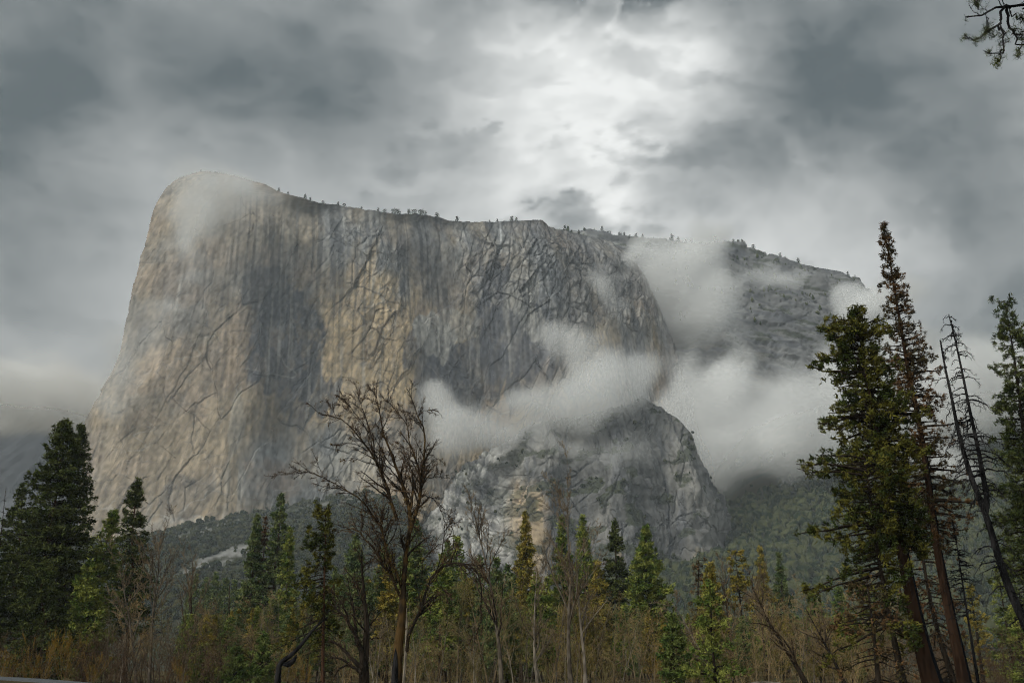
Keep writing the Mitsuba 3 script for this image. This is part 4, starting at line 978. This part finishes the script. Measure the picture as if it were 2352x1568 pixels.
# charred leaning trunk
k = thing('charred_snag', 'charred broken trunk bent to the right left of the thin red cedar trunk', 'tree trunk')
Y = 47.0
lp = rooted([(637, 1568), (641, 1530), (645, 1522), (668, 1504), (690, 1482), (706, 1462), (728, 1436), (752, 1418)], Y)
put(k + '__trunk', trunk_mesh(lp, .21, .03, 9, 24, .1, .18, 41), 'bark_char')
put(k + '__burl', tubes(along([at(650, 1526, Y - .1), at(672, 1518, Y - .15), at(681, 1503, Y - .15)], 7)[1][None], np.array([[.04, .12, .14, .13, .11, .08, .02]]), 7), 'bark_char')
bq = limbs_of(rng, [[at(728, 1436, Y), at(745, 1412, Y), at(770, 1398, Y)], [at(700, 1470, Y), at(694, 1448, Y), at(690, 1440, Y)], [at(715, 1450, Y), at(735, 1446, Y), at(748, 1452, Y)]], [(.04, .01), (.035, .01), (.03, .01)], 6)
put(k + '__branches', join(tubes(*bq, 5), tubes(*spawn(rng, *bq, 6, (.2, 1), (25, 60), .5, .15, 0, 4, .007), 3)), 'bark_dark', kind='stuff')

# overhanging bough, top right
k = thing('overhanging_pine', 'near pine bough hanging into the top right corner of the sky', 'pine bough')
Y = 12.0
rng = np.random.default_rng(9)
base = at(2620, 300, Y)
pc = conifer(91, [[base[0] + 1.2, Y, -.2], [base[0] + 1.1, Y, 5], [base[0] + 1.0, Y, 11], [base[0] + 1.1, Y, 16], [base[0] + 1.2, Y, 21]], 2.0, (.42, .99), None, 110, 9, 12, (.20, .012), .30, (.5, -.1), .25, twigs=1, dead=14)
put(k + '__trunk', pc[0], 'bark_brown')
put(k + '__branches', pc[1], 'bark_char', kind='stuff')
put(k + '__crown', pc[2], 'pine_dark', kind='stuff')
def z6(pts): return [(a * .1200 + 2163.8, b * .1200) for a, b in pts]
main = [[np.array([base[0] + 1.05, Y, 9.6]), at(2500, 40, Y), at(2400, 12, Y)] + [at(a, b, Y) for a, b in z6([(1568, 100), (1280, 85), (1000, 120), (850, 180), (720, 370), (560, 390), (440, 330)])],
        [at(a, b, Y - .1) for a, b in z6([(1240, 100), (1130, 250), (1130, 480), (1170, 700), (1200, 830), (1120, 1000), (880, 1040), (790, 970)])],
        [at(a, b, Y - .05) for a, b in z6([(1260, 120), (1290, 400), (1400, 640), (1480, 880), (1430, 1090)])],
        [at(a, b, Y - .1) for a, b in z6([(1130, 440), (980, 580), (830, 690), (640, 750), (520, 740), (430, 650)])],
        [at(a, b, Y - .1) for a, b in z6([(1150, 950), (1110, 1080), (1060, 1240), (1020, 1290)])],
        [at(a, b, Y + .1) for a, b in z6([(1300, 160), (1430, 340), (1568, 350), (1700, 420)])],
        [at(a, b, Y + .1) for a, b in z6([(700, 190), (690, 80), (690, -40)])],
        [at(a, b, Y + .1) for a, b in z6([(1380, 560), (1500, 690), (1600, 640), (1750, 700)])],
        [at(a, b, Y + .05) for a, b in z6([(860, 340), (860, 480), (900, 600), (980, 720)])]]
big = limbs_of(rng, main, [(.050, .008), (.022, .006), (.022, .006), (.017, .005), (.012, .004), (.016, .005), (.010, .004), (.012, .004), (.008, .004)], 14)
for i in range(len(main)):
    put(k + ('__bough' if i == 0 else '__branch'), tubes(big[0][i:i + 1], big[1][i:i + 1], 6), 'bark_char')
A = spawn(rng, big[0], big[1], 12, (.35, 1), (30, 80), .12, .25, .04, 5, .0035)
B = spawn(rng, *A, 3, (.3, 1), (30, 70), .55, .2, .05, 4, .003)
put(k + '__twigs', join(tubes(*A, 4), tubes(*B, 3)), 'bark_char', kind='stuff')
tips = np.vstack([B[0][:, -1], A[0][:, -1], A[0][:, 3]])
tips = tips[rng.uniform(0, 1, len(tips)) < .33]
put(k + '__needles', blades(rng, tips, np.tile([-.2, 0, .5], (len(tips), 1)), 9, .085, .0045), 'pine_dark', kind='stuff')


# ------------------------------------------------------------------ forest behind: copies of a few conifers and saplings
def ply_of(m):
    d = mikit.ply(m, None)
    return d


rng = np.random.default_rng(77)
MARKS = ((318, 'the slender pointed pine at left'), (392, 'the vase shaped poplar at left'), (527, 'the pale green young pine'), (594, 'the narrow dark fir'), (650, 'the tall pointed fir'), (744, 'the thin red trunked cedar'),
         (836, 'the dark many stemmed tree'), (914, 'the big bare oak'), (1045, 'the small bare tree beside the oak'), (1125, 'the dark forked poplar'), (1206, 'the brown green fir'), (1275, 'the tallest bare poplar'),
         (1345, 'the white barked poplar'), (1415, 'the dark tufted pine'), (1485, 'the broad dense pine'), (1544, 'the bushy young pine'), (1632, 'the taller young pine'), (1696, 'the flat tufted pine'),
         (1744, 'the brownish spire conifer'), (1790, 'the dark green spire conifer'), (1850, 'the leaning bare tree'), (1925, 'the small bright pine'), (2080, 'the big leaning cedar'))


def beside(px):
    m = min(MARKS, key=lambda q: abs(q[0] - px))
    return f"just {'left' if px < m[0] else 'right'} of {m[1]}"


PROTO = []
for i in range(6):
    H = 20.0
    c = conifer(300 + i, [[0, 0, -.3], [.05, 0, H * .3], [.1 * (i % 3 - 1), .05, H * .6], [0, 0, H]], 2.1 + .35 * (i % 3), (.08 + .03 * i, .99), lambda u, i=i: np.clip((1 - u) * (1.5 + .25 * (i % 3)), 0, 1) ** .85 * np.clip(u * 5 + .5, 0, 1), 140, 8, 6, (.60, .15), .26, (.35, -.15), .18, dead=8)
    PROTO.append([ply_of(x) for x in c])
mats = ('fir_green', 'pine_green', 'olive', 'olive', 'fir_green', 'pine_green')
spots = []
for i in range(190):
    px = 420 + 1580 * (i + rng.uniform(-.6, .6)) / 190
    Y = rng.uniform(92, 182)
    py = 1418 - 200 * rng.uniform() ** 1.1 * np.exp(-((px - 1000) / 300) ** 2)
    spots.append((px, py, Y))
for i, (px, py, Y) in enumerate(spots):
    t = at(px, py, Y)
    p = PROTO[i % 6]
    m = mats[int(rng.integers(0, 6))]
    tone = {'fir_green': 'dark green', 'pine_green': 'bright green', 'olive': 'yellowish'}[m]
    lab = f"{'tall' if py < 1345 else 'low'} {tone} forest conifer {beside(px)}"
    GRP = 'forest band: ' + lab
    tree('conifer', lab, 'tree',
         [('trunk', p[0], 'bark_brown'), ('branches', p[1], 'bark_dark', None, 'stuff'), ('crown', p[2], m, None, 'stuff')], GRP, x=[t[0], Y, 0], sx=(t[2] + .2) / 20.0, rot=rng.uniform(0, 360))
for i, (px, py) in enumerate(((452, 1318), (474, 1325), (497, 1316), (520, 1322), (540, 1330), (560, 1345), (438, 1345), (580, 1335))):
    Y = 270.0 + 8 * i
    t = at(px, py, Y)
    p = PROTO[i % 6]
    tree('conifer', 'faint misty conifer in the gap between the left poplars and the firs', 'tree',
         [('trunk', p[0], 'bark_brown'), ('branches', p[1], 'bark_dark', None, 'stuff'), ('crown', p[2], 'fir_green', None, 'stuff')], 'misty conifers in the left gap', x=[t[0], Y, 0], sx=t[2] / 20.0, rot=40 * i)
snag('dead_tree', 'thin dead pole standing in the misty gap left of the firs', [[(524, 1480), (526, 1400), (527, 1345)]], 150.0, [(.28, .05)], [16], 1.2, 24, 'bark_brown', up=0, droop=.2)

SAP = []
for i in range(5):
    p = bare(400 + i, 9.0, .2, 1, ((12, (.25, .97), (22, 48), .40), (7, (.2, 1), (20, 55), .45), (4, (.2, 1), (25, 60), .5)), .075, .07, .13, .010)
    SAP.append([ply_of(x) for x in p])
BRN = []
for i in range(6):
    p = bare(450 + i, 11.0, .22, 1 + i % 2, ((12, (.2, .97), (30, 62), .50), (9, (.15, 1), (25, 60), .44), (5, (.12, 1), (25, 60), .5)), .12, .04, .18, .011)
    BRN.append([ply_of(x) for x in p])
bark('bough_brown', (0.120, 0.088, 0.052), (0.270, 0.200, 0.120), 2, 1)


def row(n, x0, x1, y0, y1, d0, d1, protos, H, name, label, cat, group, barks, twigs, seed, tilt=5):
    rng = np.random.default_rng(seed)
    for i in range(n):
        px = x0 + (x1 - x0) * (i + .5 + rng.uniform(-.5, .5)) / n
        Y = rng.uniform(d0, d1)
        t = at(px, rng.uniform(y0, y1), Y)
        p = protos[i % len(protos)]
        b, tw = barks[int(rng.integers(0, len(barks)))], twigs[int(rng.integers(0, len(twigs)))]
        lab = f'{label} {beside(px)}'
        tree(name, lab, cat, [('trunk', p[0], b), ('boughs', p[1], b, None, 'stuff'), ('twigs', p[2], tw, None, 'stuff')], group + ', ' + beside(px), x=[t[0], Y, 0], sx=t[2] / H, rot=rng.uniform(0, 360), lean=(rng.normal(0, tilt), 0))


row(26, 200, 930, 1375, 1470, 74, 108, SAP, 9.0, 'sapling', 'slender leafless sapling', 'sapling', 'slender bare saplings',
    ('bark_pale', 'bark_grey', 'bark_grey', 'bark_brown'), ('twig_brown', 'twig_olive', 'thicket_brown'), 1)
row(24, 930, 1520, 1360, 1460, 74, 108, SAP, 9.0, 'sapling', 'slender leafless sapling', 'sapling', 'slender bare saplings',
    ('bark_pale', 'bark_grey', 'bough_brown'), ('thicket_brown', 'twig_olive', 'thicket_brown'), 2)
row(11, 930, 1520, 1330, 1440, 80, 112, BRN, 11.0, 'bare_tree', 'brown bare tree in the thicket', 'tree', 'brown bare trees', ('bough_brown', 'bark_grey'), ('thicket_brown', 'twig_olive'), 3)
row(24, 1520, 2080, 1325, 1460, 76, 112, BRN, 11.0, 'bare_tree', 'brown bare tree in the thicket', 'tree', 'brown bare trees', ('bough_brown', 'bark_grey', 'bough_brown'), ('thicket_brown', 'thicket_brown', 'twig_olive'), 4)
row(9, 240, 700, 1370, 1460, 84, 112, BRN, 11.0, 'bare_tree', 'dusky spreading bare tree', 'tree', 'dusky bare trees', ('bark_brown', 'bark_grey'), ('twig_brown', 'thicket_brown'), 5)
for i, px in enumerate((866, 873, 899, 906, 1090, 1098, 1297)):
    Y = 80.0 + 2 * i
    t = at(px, 1400 + 12 * (i % 3), Y)
    p = SAP[i % 5]
    tree('sapling', 'thin white stemmed sapling standing in front of the brown thicket', 'sapling', [('trunk', p[0], 'bark_pale'), ('boughs', p[1], 'bark_grey', None, 'stuff'), ('twigs', p[2], 'twig_brown', None, 'stuff')],
         'white stemmed saplings in the middle', x=[t[0], Y, 0], sx=t[2] / 9.0, rot=77 * i)

# brown thicket: countless bare stems
bark('thicket_brown', (0.190, 0.135, 0.066), (0.390, 0.275, 0.140), 1.2, .6)
SH = []
for i in range(7):
    p = bare(500 + i, 6.0, .38, 6, ((6, (.15, 1), (25, 65), .42), (4, (.2, 1), (25, 65), .5)), .035, .02, .22, .012)
    SH.append(join(*p))


def scatter(n, xr, yr, hr, seed, protos=SH, dens=None):
    rng = np.random.default_rng(seed)
    vs, fs, o = [], [], 0
    for _ in range(n):
        px, Y = rng.uniform(*xr), rng.uniform(*yr)
        x = at(px, 1520, Y)[0]
        a, s = rng.uniform(0, 6.3), rng.uniform(*hr) / 6.0
        v, f = protos[int(rng.integers(0, len(protos)))]
        c, w = math.cos(a) * s, math.sin(a) * s
        vs.append(np.stack([v[:, 0] * c - v[:, 1] * w + x, v[:, 0] * w + v[:, 1] * c + Y, v[:, 2] * s], 1)); fs.append(f + o); o += len(v)
    return np.vstack(vs), np.vstack(fs)


for name, label, m, mat in (('undergrowth', 'brown thicket of bare twigs across the foot of the forest', scatter(95, (420, 2080), (80, 118), (1.6, 4.2), 601), 'thicket_brown'),
                            ('undergrowth', 'darker bare brush beneath the left hand pines', scatter(60, (-60, 520), (74, 100), (2.0, 4.5), 602), 'twig_dark'),
                            ('undergrowth', 'olive tinged twigs among the forest edge saplings', scatter(58, (420, 2000), (85, 125), (1.8, 4.2), 603), 'twig_olive'),
                            ('undergrowth', 'dark shaded brush among the right hand trunks', scatter(50, (2000, 2420), (62, 110), (2.0, 4.5), 604), 'twig_dark')):
    k = thing(name, label, 'undergrowth', kind='stuff')
    scene[k] = mikit.ply(m, mat)

WIL = []
for i in range(3):
    p = bare(520 + i, 6.0, .42, 12, ((7, (.15, 1), (8, 25), .45), (4, (.2, 1), (10, 30), .5)), .03, .1, .08, .009)
    WIL.append([ply_of(x) for x in p])
for i, (px, Y, h, label) in enumerate(((20, 76, 2.6, 'small golden willow bush at the far left above the road'), (68, 74, 2.0, 'golden willow bush at the foot of the largest left pine'), (98, 80, 4.0, 'tall narrow orange willow beside the red pine trunk'),
                                       (150, 78, 3.6, 'large orange willow bush in the middle of the left willows'), (215, 78, 2.4, 'low orange willow bush right of the large one'), (422, 74, 2.0, 'bright yellow willow bush left of the young green pines'),
                                       (1508, 78, 2.1, 'orange bush between the broad dense pine trunks'), (700, 72, 2.2, 'dull orange bush right of the charred leaning trunk'), (1590, 80, 1.8, 'yellow bush at the foot of the young pines'))):
    g = at(px, 1530, float(Y))
    p = WIL[i % 3]
    tree('willow_bush', label, 'bush', [('stems', p[0], 'twig_brown', None, 'stuff'), ('boughs', p[1], 'willow', None, 'stuff'), ('twigs', p[2], 'willow', None, 'stuff')], x=[g[0], float(Y), 0], sx=h / 6.0, rot=50 * i)

# ------------------------------------------------------------------ trees and brush on the mountain
def tuft_tree(seed, cone=True, n=90):
    rng = np.random.default_rng(seed)
    u = rng.uniform(.08, 1, n)
    r = (.26 * (1 - u) + .03 if cone else .34 * np.sqrt(np.clip(1 - (u - .55) ** 2 / .24, .02, 1))) * rng.uniform(.4, 1, n)
    a = rng.uniform(0, 6.3, n)
    C = np.stack([np.cos(a) * r, np.sin(a) * r, u], 1)
    f = blades(rng, C, np.stack([np.cos(a), np.sin(a), a * 0 + .3], 1), 1, .20 if cone else .26, .07)
    t = tubes(np.array([[[0, 0, -.05], [0, 0, .5], [0, 0, .98]]]), np.array([[.022, .015, .004]]), 3)
    return join(t, f)


RT = [ply_of(tuft_tree(700 + i, i < 4, 80)) for i in range(6)]
rng = np.random.default_rng(81)
wall_top = WALL[-1]                                         # the rim of the great wall, as built
crest = RIDGE[-1]


def foot_on(line, px):
    x, y, z = line[:, 0], line[:, 1], line[:, 2]
    p = 1176 + x / (y * CP + (z - 1.7) * SP) * FOC
    i = int(np.argmin(np.abs(p - px)))
    return line[i]


for i, (px, h) in enumerate(((404, 6), (640, 9), (662, 7), (700, 12), (712, 9), (742, 7), (776, 9), (790, 8), (830, 7), (868, 10), (882, 9), (906, 14), (915, 12), (938, 13), (952, 11), (968, 15), (978, 10), (1004, 11), (1050, 14),
                             (1124, 7), (1142, 8), (1176, 14), (1185, 11), (1286, 9), (1298, 14), (1312, 10), (1330, 12))):
    g = foot_on(wall_top, px) + np.array([0, .4 + rng.uniform(), -.6])
    stretch = 'the left slope' if px < 760 else 'the middle' if px < 1045 else 'the right end'
    scene[tree('rim_tree', f"{'tiny' if h < 9 else 'small bushy' if h < 12 else 'larger'} dark pine on {stretch} of the great wall rim", 'tree', [], 'trees along the wall rim, ' + stretch)] = {**RT[int(rng.integers(0, 6))], 'bsdf': {'type': 'ref', 'id': 'rim_green'},
        'to_world': T().translate(g.tolist()).rotate([0, 0, 1], float(rng.uniform(0, 360))).scale([float(h * 1.05), float(h * 1.05), float(h * .75)])}
px = 1345
n = 0
while px < 1965:
    h = (6 + 14 * rng.uniform() ** 1.8) * (1 if px < 1900 else .8)
    g = foot_on(crest, px) + np.array([0, rng.uniform(0, 20), -1.0])
    stretch = 'the misty left part' if px < 1560 else 'the middle' if px < 1760 else 'the descending right part'
    scene[tree('ridge_tree', f"{'tiny' if h < 8.5 else 'short' if h < 13 else 'tall'} distant conifer on {stretch} of the ridge skyline", 'tree', [], 'conifers along the ridge skyline, ' + stretch)] = {**RT[int(rng.integers(0, 4))], 'bsdf': {'type': 'ref', 'id': 'rim_green'},
        'to_world': T().translate(g.tolist()).rotate([0, 0, 1], float(rng.uniform(0, 360))).scale([float(h * 1.2), float(h * 1.2), float(h)])}
    px += (rng.uniform(2, 9) if rng.uniform() < .6 else rng.uniform(12, 30)) if px < 1760 else rng.uniform(6, 34)


def crown(seed, cone):
    """A small lumpy crown on the ground, one unit tall."""
    rng = np.random.default_rng(seed)
    m = trimesh.creation.icosphere(subdivisions=1)
    v = np.array(m.vertices) * (1 + rng.uniform(-.32, .30, (len(m.vertices), 1)))
    u = v[:, 2] * .5 + .5
    w = (.30 * np.clip(1.15 - u, .05, 1) if cone else .42)
    return np.stack([v[:, 0] * w, v[:, 1] * w, np.clip(u, 0, 1.1)], 1), np.array(m.faces)


def mass(P, n, size, seed, keep=None, cone=.5, flatten=1.0, tmin=0.05):
    """Crowns standing all over a hillside, as one mesh."""
    rng = np.random.default_rng(seed)
    pro = [crown(seed + 1 + i, i < 3) for i in range(6)]
    vs, fs, o = [], [], 0
    nt, ns = P.shape[:2]
    done = 0
    while done < n:
        i, j = int(rng.uniform(tmin, 1) * (nt - 1)), int(rng.uniform(0, 1) * (ns - 1))
        if keep is not None and rng.uniform() > keep[i, j]:
            n -= .2
            continue
        g = P[i, j] + rng.normal(0, 1.5, 3) * [1, 1, 0]
        v, f = pro[int(rng.integers(0, 3)) if rng.uniform() < cone else int(rng.integers(3, 6))]
        h = size * (.45 + 1.25 * rng.uniform() ** 2.2)
        a = rng.uniform(0, 6.3)
        c, w = math.cos(a) * h, math.sin(a) * h
        vs.append(np.stack([v[:, 0] * c - v[:, 1] * w + g[0], v[:, 0] * w + v[:, 1] * c + g[1], v[:, 2] * h * flatten + g[2] - .3], 1)); fs.append(f + o); o += len(v)
        done += 1
    return np.vstack(vs), np.vstack(fs)


k = thing('forest', 'dense green forest covering the misty slope right of the buttress', 'forest', kind='stuff')
fk = np.ones(FOREST.shape[:2])
fk[int(.72 * fk.shape[0]):] = .03
scene[k] = mikit.ply(mass(FOREST, 8000, 12, 900, fk, cone=.6), 'far_green')
k = thing('forest', 'scattered conifers on the upper ledges of the grey ridge', 'forest', kind='stuff')
rk = sm(.66, .8, np.linspace(0, 1, RIDGE.shape[0]))[:, None] * sm(.47, .6, fb(RIDGE[..., 0] / 60, RIDGE[..., 2] / 22, 0, 3, 990)) * (RIDGE[..., 0] > 150)
scene[k] = mikit.ply(mass(RIDGE, 420, 11, 930, rk, cone=.9, tmin=.66), 'far_green')
TX = TALUS
keep = np.clip(1.15 - 1.1 * (blob(TX, (522, 1290, 1080), (34, 15), 28, 151, 1, .3, 18) + .6 * blob(TX, (470, 1225, 1300), (50, 14), 25, 152, 1.2, .3, 18)), 0, 1) * sm(.22, .42, fb(TX[..., 0] / 45, TX[..., 1] / 45, 0, 3, 905))
k = thing('brush', 'grey green brush covering the talus below the great wall', 'brush', kind='stuff')
scene[k] = mikit.ply(mass(TX, 8500, 6.5, 910, keep, cone=.15, flatten=.8), 'brush_leaf')
k = thing('brush', 'dark shrubs clinging to ledges of the lower buttress', 'brush', kind='stuff')
scene[k] = mikit.ply(mass(BUTTRESS, 1000, 4.5, 920, np.clip(BUTTRESS_GREEN * .9 + .6 * (np.linspace(0, 1, BUTTRESS.shape[0])[:, None] > .985), 0, 1), cone=.2, flatten=.8, tmin=.2), 'brush_leaf')


# ------------------------------------------------------------------ stone, log and stump at the bottom edge
def stone(seed, r, sq=(1, 1, .8)):
    m = trimesh.creation.icosphere(subdivisions=4)
    v = np.array(m.vertices)
    v = v * (1 + .5 * (meshkit.fbm(v * 1.4 + seed, 4, seed) - .5))[:, None] * np.array(sq) * r
    return v, np.array(m.faces)


bark('stone_pale', (0.26, 0.22, 0.175), (0.40, 0.35, 0.285), 6, 6)
k = thing('boulder', 'pale boulder at the bottom edge left of the leaning bare tree foot', 'boulder')
g = at(1815, 1566, 64.0)
v, f = stone(5, .5, (1.2, 1, .9))
scene[k] = mikit.ply((v + [g[0], 64, .25], f), 'stone_pale', True)
k = thing('fallen_log', 'pale fallen log lying beside the boulder at the bottom edge', 'log')
g0, g1 = at(1745, 1560, 66.0), at(1792, 1563, 66.0)
scene[k] = mikit.ply(trunk_mesh([[g0[0] - 1.2, 66.3, .35], [g0[0], 66, .62], [g1[0], 66, .60]], .17, .12, 9, 10, 0, .15, 6), 'bark_pale')
k = thing('stump', 'dark broken stump between the two big leaning trunks', 'stump')
g = at(2177, 1556, 50.0)
scene[k] = mikit.ply(trunk_mesh([[g[0], 50, -.2], [g[0] - .02, 50, .5], [g[0], 50, g[2]]], .26, .20, 12, 10, .4, .2, 8), 'bark_dark')
